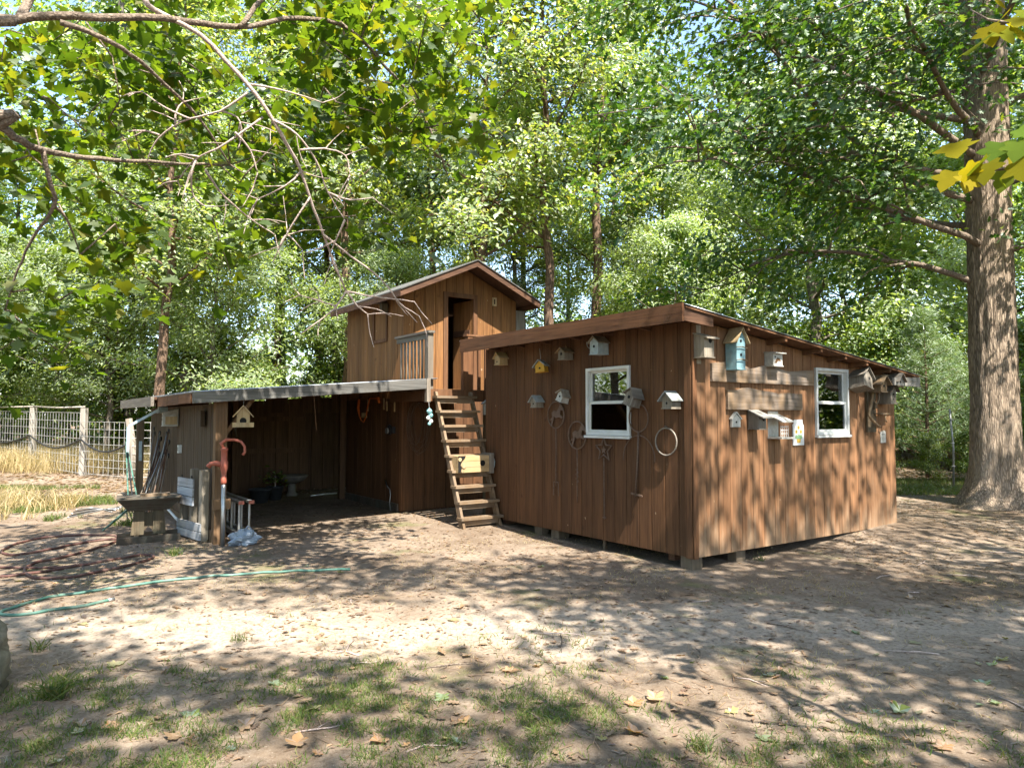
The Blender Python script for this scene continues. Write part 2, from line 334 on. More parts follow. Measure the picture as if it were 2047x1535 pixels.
# ------------------------------------------------------------------ mesh helpers
class MB:
    def __init__(self): self.v = []; self.f = []
    def add(self, vs, fs):
        o = len(self.v); self.v += [tuple(q) for q in vs]; self.f += [tuple(i+o for i in q) for q in fs]; return self
    def box(self, x0, x1, y0, y1, z0, z1):
        return self.add([(x0, y0, z0), (x1, y0, z0), (x1, y1, z0), (x0, y1, z0), (x0, y0, z1), (x1, y0, z1), (x1, y1, z1), (x0, y1, z1)],
                        [(0, 3, 2, 1), (4, 5, 6, 7), (0, 1, 5, 4), (1, 2, 6, 5), (2, 3, 7, 6), (3, 0, 4, 7)])
    def hexa(self, lo, hi):      # 4 bottom + 4 top points
        return self.add(list(lo)+list(hi), [(0, 3, 2, 1), (4, 5, 6, 7), (0, 1, 5, 4), (1, 2, 6, 5), (2, 3, 7, 6), (3, 0, 4, 7)])
    def prism(self, poly, axis, t0, t1):     # poly in the two other axes
        def P(u, v, t): return {'x': (t, u, v), 'y': (u, t, v), 'z': (u, v, t)}[axis]
        n = len(poly)
        vs = [P(u, v, t0) for u, v in poly] + [P(u, v, t1) for u, v in poly]
        fs = [tuple(range(n))[::-1], tuple(range(n, 2*n))] + [(i, (i+1) % n, n+(i+1) % n, n+i) for i in range(n)]
        return self.add(vs, fs)
    def bar(self, p, q, w, h, up=(0, 0, 1)):
        p, q = Vector(p), Vector(q); d = (q-p).normalized(); u = Vector(up)
        s = d.cross(u)
        if s.length < 1e-4: s = d.cross(Vector((1, 0, 0)))
        s.normalize(); t = s.cross(d).normalized(); s = s*w/2; t = t*h/2
        return self.hexa([p-s-t, p+s-t, q+s-t, q-s-t], [p-s+t, p+s+t, q+s+t, q-s+t])
    def tube(self, pts, r, k=8, caps=True, closed=False):
        pts = [Vector(q) for q in pts]; n = len(pts)
        rs = r if isinstance(r, (list, tuple)) else [r]*n
        o = len(self.v); nrm = None
        for i, q in enumerate(pts):
            if closed: d = pts[(i+1) % n]-pts[i-1]
            else: d = pts[min(i+1, n-1)]-pts[max(i-1, 0)]
            if d.length < 1e-9: d = Vector((0, 0, 1))
            d.normalize()
            if nrm is None:
                nrm = d.cross(Vector((0, 0, 1)))
                if nrm.length < .05: nrm = d.cross(Vector((1, 0, 0)))
            nrm = (nrm - d*nrm.dot(d))
            if nrm.length < 1e-6: nrm = d.orthogonal()
            nrm.normalize(); bi = d.cross(nrm)
            for j in range(k):
                a = 2*PI*j/k; self.v.append(tuple(q + (nrm*math.cos(a)+bi*math.sin(a))*rs[i]))
        m = n if closed else n-1
        for i in range(m):
            for j in range(k):
                a, b = o+i*k+j, o+i*k+(j+1) % k; c, d = o+((i+1) % n)*k+(j+1) % k, o+((i+1) % n)*k+j
                self.f.append((a, b, c, d))
        if caps and not closed:
            self.f.append(tuple(o+j for j in range(k))[::-1]); self.f.append(tuple(o+(n-1)*k+j for j in range(k)))
        return self
    def lathe(self, prof, k=20, c=(0, 0, 0)):
        o = len(self.v)
        for r, z in prof:
            for j in range(k):
                a = 2*PI*j/k; self.v.append((c[0]+r*math.cos(a), c[1]+r*math.sin(a), c[2]+z))
        for i in range(len(prof)-1):
            for j in range(k):
                self.f.append((o+i*k+j, o+i*k+(j+1) % k, o+(i+1)*k+(j+1) % k, o+(i+1)*k+j))
        self.f.append(tuple(o+j for j in range(k))[::-1]); self.f.append(tuple(o+(len(prof)-1)*k+j for j in range(k)))
        return self
    def plank(self, x0, x1, y0, y1, z0, z1a, z1b=None, ch=.005, face='y-'):   # upright board with chamfered outer edges; top may slope
        z1b = z1a if z1b is None else z1b
        if face == 'y-':
            lo = [(x0, y1), (x0, y0+ch), (x0+ch, y0), (x1-ch, y0), (x1, y0+ch), (x1, y1)]
            f = lambda x: z1a+(z1b-z1a)*(x-x0)/(x1-x0); tops = [f(p[0]) for p in lo]
        else:            # 'x-': outer face at x0, runs along y
            lo = [(x1, y1), (x0+ch, y1), (x0, y1-ch), (x0, y0+ch), (x0+ch, y0), (x1, y0)]
            f = lambda y: z1a+(z1b-z1a)*(y-y0)/(y1-y0); tops = [f(p[1]) for p in lo]
        n = len(lo); vs = [(p[0], p[1], z0) for p in lo]+[(p[0], p[1], t) for p, t in zip(lo, tops)]
        return self.add(vs, [tuple(range(n))[::-1], tuple(range(n, 2*n))]+[(i, (i+1) % n, n+(i+1) % n, n+i) for i in range(n)])
    def build(self, name, mat, parent=None, smooth=False):
        me = bpy.data.meshes.new(name); me.from_pydata(self.v, [], self.f); me.update()
        return link(name, me, mat, parent, smooth)
def link(name, me, mat, parent=None, smooth=False):
    if mat is not None:
        me.materials.clear(); me.materials.append(MATS[mat])
    if smooth: me.polygons.foreach_set('use_smooth', [True]*len(me.polygons))
    o = bpy.data.objects.new(name, me); COL.objects.link(o)
    if parent: o.parent = parent
    return o
def tag(o, label=None, cat=None, group=None, kind=None):
    if label: o['label'] = label
    if cat: o['category'] = cat
    if group: o['group'] = group
    if kind: o['kind'] = kind
    return o
def thing(name, label, cat, loc=(0, 0, 0), rot=(0, 0, 0), group=None, scale=1):
    o = bpy.data.objects.new(name, None); COL.objects.link(o); o.empty_display_size = .1
    o.location = loc; o.rotation_euler = rot; o.scale = (scale,)*3
    return tag(o, label, cat, group)
def copy_tree(o, parent=None):
    c = o.copy(); COL.objects.link(c); c.parent = parent
    for ch in list(o.children): copy_tree(ch, c)
    return c
def mesh_np(name, V, F):         # fast: V (n,3), F (m,k) same-sized polygons
    me = bpy.data.meshes.new(name); F = np.ascontiguousarray(F, np.int32); m, k = F.shape
    me.vertices.add(len(V)); me.vertices.foreach_set('co', np.ascontiguousarray(V, np.float32).ravel())
    me.loops.add(m*k); me.loops.foreach_set('vertex_index', F.ravel())
    me.polygons.add(m); me.polygons.foreach_set('loop_start', np.arange(0, m*k, k, dtype=np.int32)); me.polygons.foreach_set('loop_total', np.full(m, k, np.int32))
    me.update(calc_edges=True); return me
# leaf outlines (length 1 along x from the stalk)
def fan(outline, fold=.06, droop=.12):
    pts = [(.45, 0)]+outline
    V = np.array([(x, y, fold*abs(y)*2 - droop*x*x) for x, y in pts])
    n = len(outline); F = np.array([(0, 1+i, 1+(i+1) % n) for i in range(n)]); return V, F
T_QUAD = (np.array([(0, 0, 0), (.5, .27, .08), (1, 0, -.08), (.5, -.27, .08)]), np.array([(0, 1, 2), (0, 2, 3)]))
T_LONG = (np.array([(0, 0, 0), (.45, .17, .06), (1, 0, -.14), (.45, -.17, .06)]), np.array([(0, 1, 2), (0, 2, 3)]))
_half = [(.12, .05), (.24, .22), (.36, .10), (.50, .34), (.60, .13), (.76, .27), (.84, .10)]
T_OAK = fan([(0, 0)]+_half+[(1, 0)]+[(x, -y) for x, y in _half[::-1]])
_mh = [(.06, .12), (.02, .30), (.10, .42), (.24, .36), (.30, .50), (.40, .62), (.50, .46), (.54, .28), (.66, .30), (.76, .24), (.88, .14)]
T_MAPLE = fan([(.10, 0)]+_mh+[(1.05, 0)]+[(x, -y) for x, y in _mh[::-1]], .05, .18)
def leaves(name, P, size, T, rng, up=.55, droop=.0, nrm=None):
    P = np.asarray(P, float); n = len(P)
    N = rng.normal(size=(n, 3)); N /= np.linalg.norm(N, axis=1)[:, None]+1e-9
    N[:, 2] = np.abs(N[:, 2]); N = N*(1-up) + np.array([0, 0, up])
    if nrm is not None: N = N + nrm
    N /= np.linalg.norm(N, axis=1)[:, None]+1e-9
    U = rng.normal(size=(n, 3)); U[:, 2] -= droop; U -= N*(U*N).sum(1)[:, None]; U /= np.linalg.norm(U, axis=1)[:, None]+1e-9
    Vv = np.cross(N, U); s = np.broadcast_to(np.asarray(size, float), (n,)) * rng.uniform(.7, 1.25, n)
    tv, tf = T; k = len(tv)
    V = P[:, None, :] + s[:, None, None]*(tv[None, :, 0:1]*U[:, None, :] + tv[None, :, 1:2]*Vv[:, None, :] + tv[None, :, 2:3]*N[:, None, :])
    F = tf[None] + (np.arange(n)*k)[:, None, None]
    return mesh_np(name, V.reshape(-1, 3), F.reshape(-1, 3))

# ------------------------------------------------------------------ ground
def axis_coords(lo, hi, fine0, fine1, step):
    a = list(np.arange(fine0, fine1, step)); d = step; x = fine0
    left = []
    while x > lo: d *= 1.16; x -= d; left.append(x)
    d = step; x = a[-1]; right = []
    while x < hi: d *= 1.16; x += d; right.append(x)
    return np.array(left[::-1]+a+right)
gx = axis_coords(-450, 450, -8, 9, .065); gy = axis_coords(-200, 600, 2.4, 13, .06)
GX, GY = np.meshgrid(gx, gy); GZ = ground_z(GX, GY)
nx, ny = len(gx), len(gy); idx = np.arange(nx*ny).reshape(ny, nx)
gF = np.stack([idx[:-1, :-1], idx[:-1, 1:], idx[1:, 1:], idx[1:, :-1]], -1).reshape(-1, 4)
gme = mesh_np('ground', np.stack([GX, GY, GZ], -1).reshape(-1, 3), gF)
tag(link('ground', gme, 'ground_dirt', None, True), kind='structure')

# ------------------------------------------------------------------ buildings: helpers
RB = random.Random(7)
def planked(parent, face, fixed, u0, u1, z0, top, pitch, mat, openings=(), back=.034, back_mat=None, jitter=.002, seam=.006, breaks=(), low_mat=None):
    """boarded wall: a backing (part 'wall') with one object per board (sub-part 'plank')"""
    if not callable(top): tv = top; top = lambda u: tv
    edges = sorted(set([u0, u1]+[e for o in openings for e in o[:2]]))
    mb = MB()
    def slab(m, a, b, za, zb0, zb1, d0, d1):
        if face == 'y-': m.hexa([(a, fixed+d0, za), (b, fixed+d0, za), (b, fixed+d1, za), (a, fixed+d1, za)], [(a, fixed+d0, zb0), (b, fixed+d0, zb1), (b, fixed+d1, zb1), (a, fixed+d1, zb0)])
        else: m.hexa([(fixed+d0, a, za), (fixed+d1, a, za), (fixed+d1, b, za), (fixed+d0, b, za)], [(fixed+d0, a, zb0), (fixed+d1, a, zb0), (fixed+d1, b, zb1), (fixed+d0, b, zb1)])
    def spans(a, b):
        mid = (a+b)/2; ops = [o for o in openings if o[0] <= mid <= o[1]]
        cuts = [z0]+sorted(breaks)
        segs = []; lo = z0
        for o in sorted(ops, key=lambda q: q[2]): segs.append((lo, o[2])); lo = o[3]
        segs.append((lo, None)); return segs
    for a, b in zip(edges[:-1], edges[1:]):
        for lo, hi in spans(a, b):
            if hi is not None and hi-lo < .01: continue
            slab(mb, a, b, lo+.004, (top(a) if hi is None else hi)-.004, (top(b) if hi is None else hi)-.004, .021, .021+back)
    wall = mb.build('wall', back_mat or mat, parent)
    u = u0; k = 0
    while u < u1-.01:
        e = min(u+pitch, u1)
        if u1-e < .03: e = u1
        cut = sorted(set([u, e]+[q for q in edges if u < q < e]))
        pj = RB.uniform(0, jitter)
        for a, b in zip(cut[:-1], cut[1:]):
            if b-a < .012: continue
            for lo, hi in spans(a, b):
                zz = [lo]+[q for q in breaks if lo < q < (hi if hi is not None else top((a+b)/2))]+[None]
                for q0, q1 in zip(zz[:-1], zz[1:]):
                    end = hi if q1 is None else q1-.006
                    h0, h1 = (top(a), top(b)) if end is None else (end, end)
                    if h0-q0 < .01: continue
                    sa = seam/2 if a == cut[0] else 0; sb = seam/2 if b == cut[-1] else 0
                    m = MB()
                    if face == 'y-': m.plank(a+sa, b-sb, fixed-pj, fixed+.0205, q0, h0, h1, .004, 'y-')
                    else: m.plank(fixed-pj, fixed+.0205, a+sa, b-sb, q0, h0, h1, .004, 'x-')
                    m.build('plank', low_mat if low_mat and q0 < 1.0 else mat, wall)
        u = e; k += 1
    return wall
def window(parent, loc, rz, w, h, label):
    m = MB(); t = .036
    for x0, x1, z0, z1 in ((0, w, h-t, h), (0, w, 0, t), (0, t, t, h-t), (w-t, w, t, h-t)): m.box(x0, x1, -.028, .07, z0, z1)
    fr = m.build('window', 'white_vinyl', parent); fr.location = loc; fr.rotation_euler = (0, 0, rz); fr['label'] = label
    MB().prism([(-.05, -.006), (.03, -.001), (.03, -.03), (-.05, -.035)], 'x', -.012, w+.012).build('sill', 'white_vinyl', fr)
    mid = h*.47; s = .03
    for nm, z0, z1, y in (('upper_sash', mid, h-t, .025), ('lower_sash', t, mid+.022, -.002)):
        q = MB(); x0, x1 = t, w-t
        for a, b, c, d in ((x0, x1, z1-s, z1), (x0, x1, z0, z0+s), (x0, x0+s, z0+s, z1-s), (x1-s, x1, z0+s, z1-s)): q.box(a, b, y, y+.022, c, d)
        q.build(nm, 'white_vinyl', fr)
        MB().box(x0+s-.004, x1-s+.004, y+.009, y+.013, z0+s-.004, z1-s+.004).build('pane', 'window_glass', fr)
    MB().box(t+.02, w-t-.02, .026, .029, t+.02, mid).build('insect_screen', 'screen_grey', fr)
    return fr
def corrugated(parent, name, b0, b1, a0, a1, zf, mat='galvanized', pitch=.076, amp=.009, along='b', thick=.004):
    """sheet whose ribs run along b (or a)"""
    V = []; F = []
    nb = 6; na = int((a1-a0)/pitch*8) if along == 'b' else 0
    us = np.linspace(a0, a1, na); bs = np.linspace(b0, b1, nb)
    for lay in (0, 1):
        for b in bs:
            for a in us: V.append((b, a, zf(b)+amp*math.sin(2*PI*(a-a0)/pitch)-lay*thick))
    L = nb*na
    for i in range(nb-1):
        for j in range(na-1):
            q = i*na+j; F.append((q, q+na, q+na+1, q+1)); F.append((L+q, L+q+1, L+q+na+1, L+q+na))
    for j in range(na-1):
        F.append((j, j+1, L+j+1, L+j)); q = (nb-1)*na+j; F.append((q+1, q, L+q, L+q+1))
    for i in range(nb-1):
        q = i*na; F.append((q+na, q, L+q, L+q+na)); q = i*na+na-1; F.append((q, q+na, L+q+na, L+q))
    m = MB(); m.v = V; m.f = F
    return m.build(name, mat, parent, True)

# ------------------------------------------------------------------ the long brown shed on the right
C3 = (CX0, CY0, 0)
shed = thing('wooden_shed', 'brown board-sided shed with mono-pitch metal roof and birdhouses on its walls', 'shed', C3, (0, 0, TH))
SB, SA, SZ = 4.22, 4.05, .14
def zr(b): return 2.775-.1165*(b+.40)           # top of the metal
def zw(b): return zr(b)-.045
WA = (.93, 1.70, 1.41, 2.24); WB = (2.27, 3.01, 1.41, 2.25)
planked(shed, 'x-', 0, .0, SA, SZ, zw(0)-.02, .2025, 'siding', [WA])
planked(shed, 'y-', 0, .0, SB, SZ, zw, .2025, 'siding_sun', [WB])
m = MB(); m.hexa([(SB-.05, .06, SZ), (SB, .06, SZ), (SB, SA, SZ), (SB-.05, SA, SZ)], [(SB-.05, .06, zw(SB)), (SB, .06, zw(SB)), (SB, SA, zw(SB)), (SB-.05, SA, zw(SB))])
m.hexa([(.06, SA-.05, SZ), (SB-.05, SA-.05, SZ), (SB-.05, SA, SZ), (.06, SA, SZ)], [(.06, SA-.05, zw(0)), (SB-.05, SA-.05, zw(SB)), (SB-.05, SA, zw(SB)), (.06, SA, zw(0))])
m.build('back_wall', 'siding', shed)
MB().box(.06, SB-.06, .06, SA-.06, SZ-.02, SZ+.02).build('floor_deck', 'interior_wood', shed)
MB().box(-.018, .0-.001, .012, .105, SZ-.01, zw(0)-.03).build('corner_board', 'trim_brown_v', shed)
MB().box(-.015, .05, -.017, -.001, SZ-.01, zw(0)-.05).build('corner_board', 'trim_brown_v', shed)
roof = corrugated(shed, 'roof', -.40, 4.44, -.27, SA+.12, zr)
for i, a in enumerate(np.arange(-.02, SA+.05, .61)):
    m = MB(); m.hexa([(-.385, a, zr(-.385)-.115), (4.38, a, zr(4.38)-.115), (4.38, a+.04, zr(4.38)-.115), (-.385, a+.04, zr(-.385)-.115)],
                     [(-.385, a, zr(-.385)-.016), (4.38, a, zr(4.38)-.016), (4.38, a+.04, zr(4.38)-.016), (-.385, a+.04, zr(-.385)-.016)])
    if i == 0: continue
    m.build('rafter', 'rafter', roof)
for b in (.62, 1.30, 2.02, 2.55, 3.05, 3.62, 4.0):
    m = MB(); z = zr(b)
    m.hexa([(b, -.25, z-.075), (b+.04, -.25, z-.08), (b+.04, -.002, z-.10), (b, -.002, z-.10)], [(b, -.25, z-.036), (b+.04, -.25, z-.04), (b+.04, -.002, z-.04), (b, -.002, z-.036)])
    m.build('lookout', 'trim_brown_v', roof)
m = MB(); m.hexa([(-.43, -.245, 2.60), (-.402, -.245, 2.60), (-.402, SA+.05, 2.60), (-.43, SA+.05, 2.60)], [(-.43, -.245, 2.789), (-.402, -.245, 2.789), (-.402, SA+.05, 2.789), (-.43, SA+.05, 2.789)])
m.build('fascia', 'trim_brown', roof)
m = MB(); m.hexa([(-.39, -.262, zr(-.39)-.034), (4.4, -.262, zr(4.4)-.034), (4.4, -.003, zr(4.4)-.034), (-.39, -.003, zr(-.39)-.034)], [(-.39, -.262, zr(-.39)-.016), (4.4, -.262, zr(4.4)-.016), (4.4, -.003, zr(4.4)-.016), (-.39, -.003, zr(-.39)-.016)]); m.build('soffit', 'trim_brown_v', roof)
m = MB(); m.hexa([(-.40, -.245, 2.61), (.05, -.245, 2.575), (.05, -.222, 2.575), (-.40, -.222, 2.61)], [(-.40, -.245, 2.755), (.05, -.245, zr(.05)-.016), (.05, -.222, zr(.05)-.016), (-.40, -.222, 2.755)])
m.build('fascia', 'rafter', roof)
m = MB(); m.hexa([(3.72, -.262, 2.06), (4.42, -.262, 2.05), (4.42, -.235, 2.05), (3.72, -.235, 2.06)], [(3.72, -.262, 2.16), (4.42, -.262, zr(4.42)-.03), (4.42, -.235, zr(4.42)-.03), (3.72, -.235, 2.16)])
m.build('fascia', 'weathered_x', roof)
window(shed, (0, WA[1], WA[2]), -PI/2, WA[1]-WA[0], WA[3]-WA[2], 'white double-hung window reflecting trees on the shaded wall')
window(shed, (WB[0], 0, WB[2]), 0, WB[1]-WB[0], WB[3]-WB[2], 'white double-hung window on the sunlit wall')
for b, a, w, d in ((.0, .03, .2, .2), (.05, 2.35, .22, .2), (.05, 2.72, .16, .2), (.05, 1.45, .07, .07), (.75, .04, .2, .16), (.2, 3.85, .2, .2)):
    x, y = W(b+w/2, a+d/2); g0 = gz(x, y)-.06
    MB().box(b+.02, b+w-.02, a+.02, a+d-.02, g0, SZ-.004).build('foundation_block', 'skirting', shed)
for a in (.35, 3.6):
    MB().box(.08, SB-.1, a, a+.09, SZ-.09, SZ-.022).build('skid', 'rafter', shed)

# ------------------------------------------------------------------ two-storey loft tower
TB0, TB1, TA0, TA1 = -.62, 1.68, 5.6, 8.0
tower = thing('loft_tower', 'two-storey wooden loft with gable roof and open doorway above the ladder', 'loft', C3, (0, 0, TH))
RIDGE = .55
def tz(b): return 4.33-.445*abs(b-RIDGE)        # top of roofing
def tw(b): return tz(b)-.075
DOOR = (.22, .74, 2.115, 3.72)
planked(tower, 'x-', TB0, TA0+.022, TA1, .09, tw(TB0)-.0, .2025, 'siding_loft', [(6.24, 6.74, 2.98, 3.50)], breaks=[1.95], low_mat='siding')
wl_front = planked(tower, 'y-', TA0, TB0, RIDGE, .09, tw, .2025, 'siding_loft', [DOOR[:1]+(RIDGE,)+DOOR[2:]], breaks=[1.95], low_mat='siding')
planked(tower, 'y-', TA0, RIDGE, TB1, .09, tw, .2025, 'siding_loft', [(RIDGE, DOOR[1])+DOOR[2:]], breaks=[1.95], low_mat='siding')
m = MB()
m.hexa([(TB1-.05, TA0+.06, .1), (TB1, TA0+.06, .1), (TB1, TA1, .1), (TB1-.05, TA1, .1)], [(TB1-.05, TA0+.06, tw(TB1)), (TB1, TA0+.06, tw(TB1)), (TB1, TA1, tw(TB1)), (TB1-.05, TA1, tw(TB1))])
m.prism([(TB0+.06, .1), (TB1-.05, .1), (TB1-.05, tw(TB1)), (RIDGE, tw(RIDGE)), (TB0+.06, tw(TB0))], 'y', TA1-.05, TA1)
m.build('back_wall', 'interior_wood', tower)
MB().box(TB0+.06, TB1-.06, TA0+.06, TA1-.06, 2.03, 2.11).build('upper_floor', 'interior_wood', tower)
MB().box(TB0+.06, TB1-.06, TA0+.06, TA1-.06, .04, .1).build('lower_floor', 'interior_wood', tower)
m = MB()      # door casing
m.box(DOOR[0]-.085, DOOR[0], TA0-.022, TA0-.002, 2.1, 3.80); m.box(DOOR[1], DOOR[1]+.085, TA0-.022, TA0-.002, 2.1, 3.80); m.box(DOOR[0], DOOR[1], TA0-.022, TA0-.002, 3.72, 3.80)
m.build('door_casing', 'trim_brown_v', tower)
dr = MB(); dr.box(-.50, 0, 0, .03, 0, 1.58); d_o = dr.build('door', 'siding_loft', tower); d_o.location = (DOOR[1]-.004, TA0+.06, 2.125); d_o.rotation_euler = (0, 0, -math.radians(82))
MB().box(-.48, -.02, -.02, -.002, .95, 1.06).build('door_brace', 'rafter', d_o)
m = MB()
for y0, y1, z0, z1 in ((6.20, 6.78, 3.49, 3.545), (6.20, 6.78, 2.94, 2.995), (6.20, 6.25, 2.995, 3.49), (6.73, 6.78, 2.995, 3.49)): m.box(TB0-.025, TB0-.003, y0, y1, z0, z1)
wf = m.build('shutter_frame', 'trim_brown_v', tower)
MB().box(TB0-.001, TB0+.015, 6.25, 6.73, 2.995, 3.49).build('shutter', 'siding_loft', wf)
m = MB(); m.box(TB1+.004, TB1+.21, TA0-.005, TA0+.02, 3.08, 3.60); m.build('side_board', 'weathered_z', tower)
m = MB(); m.box(TB0-.02, TB0-.002, TA0-.001, TA0+.09, .08, 1.94); m.build('corner_board', 'trim_brown_v', tower)
m = MB(); m.box(TB0-.05, TB0-.021, TA0+.1, TA1-.1, .07, .2); m.build('skirt_board', 'dark_wood', tower)
# roof slopes with shingle-like metal, rake and eave boards
RA0, RA1 = 5.15, 8.2
for s, be in ((-1, -.90), (1, 1.90)):
    b_in = RIDGE
    q = [(b_in, tz(b_in)), (be, tz(be)), (be, tz(be)-.018), (b_in, tz(b_in)-.018)]
    r_o = MB().prism(q, 'y', RA0-.02, RA1).build('roof_slope', 'roofing', tower)
    q = [(b_in-s*.0, tz(b_in)-.022), (be-s*.0, tz(be)-.022), (be, tz(be)-.125), (b_in, tz(b_in)-.125)]
    MB().prism(q, 'y', RA0, RA0+.03).build('rake_board', 'rafter', r_o)
    q = [(b_in+s*.02, tz(b_in+s*.02)-.019), (be, tz(be)-.019), (be, tz(be)-.045), (b_in+s*.02, tz(b_in+s*.02)-.045)]
    MB().prism(q, 'y', RA0+.031, RA1-.02).build('soffit', 'rafter', r_o)
    MB().box(be-(.001 if s < 0 else .024), be+(.024 if s < 0 else .001), RA0+.032, RA1-.02, tz(be)-.12, tz(be)-.047).build('fascia', 'rafter', r_o)
# deck in front of the upper door
DA0, DZ = 4.45, 2.06
for i in range(8):
    a = DA0+.01+i*.142
    MB().box(-.84, .34, a, a+.134, DZ-.03, DZ).build('deck_board', 'ladder_wood', tower)
MB().box(-.84, .34, DA0-.03, DA0+.008, DZ-.185, DZ-.004).build('rim_joist', 'trim_brown_v', tower)
MB().box(-.86, -.822, DA0+.01, TA0-.01, DZ-.185, DZ-.034).build('rim_joist', 'trim_brown_v', tower)
for b in (-.45, -.05, .3): MB().box(b, b+.04, DA0+.012, TA0-.03, DZ-.17, DZ-.034).build('joist', 'rafter', tower)
MB().box(.28, .37, DA0+.02, DA0+.11, gz(*W(.32, DA0+.06))-.05, DZ-.18).build('deck_post', 'dark_wood_z', tower)
# side railing of the deck (left), and the short one to the right
MB().box(-.79, -.70, DA0-.02, DA0+.07, DZ-.1, 2.905).build('rail_post', 'weathered_z', tower)
rl = MB().box(-.80, -.69, DA0-.05, TA0-.035, 2.908, 2.945).build('top_rail', 'weathered_y', tower)
MB().box(-.765, -.725, DA0+.07, TA0-.04, 2.83, 2.905).build('sub_rail', 'weathered_y', tower)
for i in range(8):
    a = DA0+.14+i*.118
    m = MB(); m.tube([(-.745, a, DZ+.003), (-.745+RB.uniform(-.008, .008), a+RB.uniform(-.006, .006), 2.5), (-.745, a, 2.84)], [.021, .018, .02], 7); m.build('baluster', 'weathered_z', tower, True)
MB().box(-.165, -.075, DA0-.02, DA0+.06, DZ-.16, 2.78).build('rail_post', 'trim_brown_v', tower)
MB().box(-.07, .02, DA0+.0, DA0+.09, DZ-.02, 2.90).build('rail_post', 'trim_brown_v', tower)
MB().box(-.10, .30, DA0-.01, DA0+.10, 2.905, 2.935).build('top_rail', 'trim_brown_v', tower)
for b in (.13, .26): MB().box(b, b+.045, DA0+.01, DA0+.05, DZ+.002, 2.904).build('baluster', 'trim_brown_v', tower)

# ------------------------------------------------------------------ lean-to carport on the left
lean = thing('lean_to', 'low open-front lean-to with grey fascia and shaded interior beside the loft', 'lean-to', C3, (0, 0, TH))
LB0, LA0, LA1 = -3.75, 4.62, 9.8
def lz(b): return 1.945+.0785*(b+4.12)          # roof top, rising toward the loft
planked(lean, 'x-', LB0, LA0+.12, LA1, .0, 1.80, .127, 'siding_grey', jitter=.006, back_mat='interior_wood')
planked(lean, 'y-', LA1-.06, LB0+.06, 1.2, .02, lambda b: min(lz(b), lz(-.66))-.17, .25, 'interior_wood')
for q in ((-3.69, -2.75), (-2.45, -1.95), (-1.65, -1.2), (-.9, -.5), (-.25, 1.2)):
    MB().hexa([(q[0], LA1-.07, 1.72), (q[1], LA1-.07, 1.72), (q[1], LA1-.03, 1.72), (q[0], LA1-.03, 1.72)], [(q[0], LA1-.07, min(lz(q[0]), lz(-.66))-.012), (q[1], LA1-.07, min(lz(q[1]), lz(-.66))-.012), (q[1], LA1-.03, min(lz(q[1]), lz(-.66))-.012), (q[0], LA1-.03, min(lz(q[0]), lz(-.66))-.012)]).build('eave_blocking', 'interior_wood', lean)
MB().box(LB0-.035, LB0-.003, LA0+.13, LA1, -.06, .17).build('skirt_board', 'siding_grey', lean)
MB().box(LB0-.03, LB0+.115, LA0-.02, LA0+.115, -.08, lz(-3.7)-.125).build('post', 'post_wood', lean)
MB().box(LB0-.06, LB0+.16, LA0-.06, LA0-.022, .45, .58).build('post_cleat', 'post_wood', lean)
MB().box(TB0-.16, TB0-.06, 7.9, 8.0, .02, lz(-.75)-.12).build('post', 'interior_wood', lean)
MB().box(-2.4, -2.3, 9.3, 9.4, .02, lz(-2.3)-.11).build('post', 'interior_wood', lean)
br = MB(); br.bar((LB0+.10, LA0+.03, 1.42), (LB0+.44, LA0+.03, 1.87), .05, .09, (0, 1, 0)); br.build('knee_brace', 'post_wood', lean)
lroof = corrugated(lean, 'roof', -4.12, -.66, 4.36, 10.3, lz)
MB().box(-.655, 1.3, 8.03, 10.2, lz(-.66)-.03, lz(-.66)-.005).build('rear_roof', 'galvanized', lroof)
def raft(b0, b1, a0, a1, dz0, dz1):
    m = MB(); return m.hexa([(b0, a0, lz(b0)-dz1), (b1, a0, lz(b1)-dz1), (b1, a1, lz(b1)-dz1), (b0, a1, lz(b0)-dz1)], [(b0, a0, lz(b0)-dz0), (b1, a0, lz(b1)-dz0), (b1, a1, lz(b1)-dz0), (b0, a1, lz(b0)-dz0)])
raft(-4.10, -.86, 4.40, 4.44, .016, .15).build('front_beam', 'trim_brown', lroof)
raft(-3.70, -.86, 4.52, 4.60, .016, .15).build('header', 'rafter', lroof)
for a in (5.3, 6.2, 7.1, 8.0, 8.9): raft(-4.0, -.66, a, a+.045, .016, .10).build('rafter', 'interior_wood', lroof)
raft(-4.11, -.84, 4.345, 4.38, .004, .145).build('fascia', 'fascia_grey', lroof)
MB().box(-.86, -.80, 4.33, 4.40, 1.86, 2.21).build('fascia_cap', 'weathered_z', lroof)
for i in range(3): MB().box(-4.118, -4.09, 4.42+i*.80, 4.42+i*.80+.79, lz(-4.12)-.14-.008*i, lz(-4.12)-.02).build('eave_board', 'trim_brown', lroof)
MB().box(-4.21, -4.165, 6.82, 10.32, lz(-4.12)-.15, lz(-4.12)-.004).build('eave_board', 'weathered_y', lroof)
MB().box(-4.165, -4.12, 6.85, 10.3, lz(-4.12)-.05, lz(-4.12)-.006).build('eave_block', 'rafter', lroof)
MB().box(LB0+.06, LB0+.1, LA0+.13, LA1-.06, 1.70, 1.80).build('wall_plate', 'interior_wood', lean)
for z in (.9, 1.55): MB().box(LB0+.1, TB0-.2, LA1-.1, LA1-.062, z, z+.09).build('wall_rail', 'interior_wood', lean)
b0 = MB(); b0.box(LB0-.09, LB0-.035, 5.2, 5.45, 1.50, 1.72); b0.build('wall_block', 'siding_grey', lean)

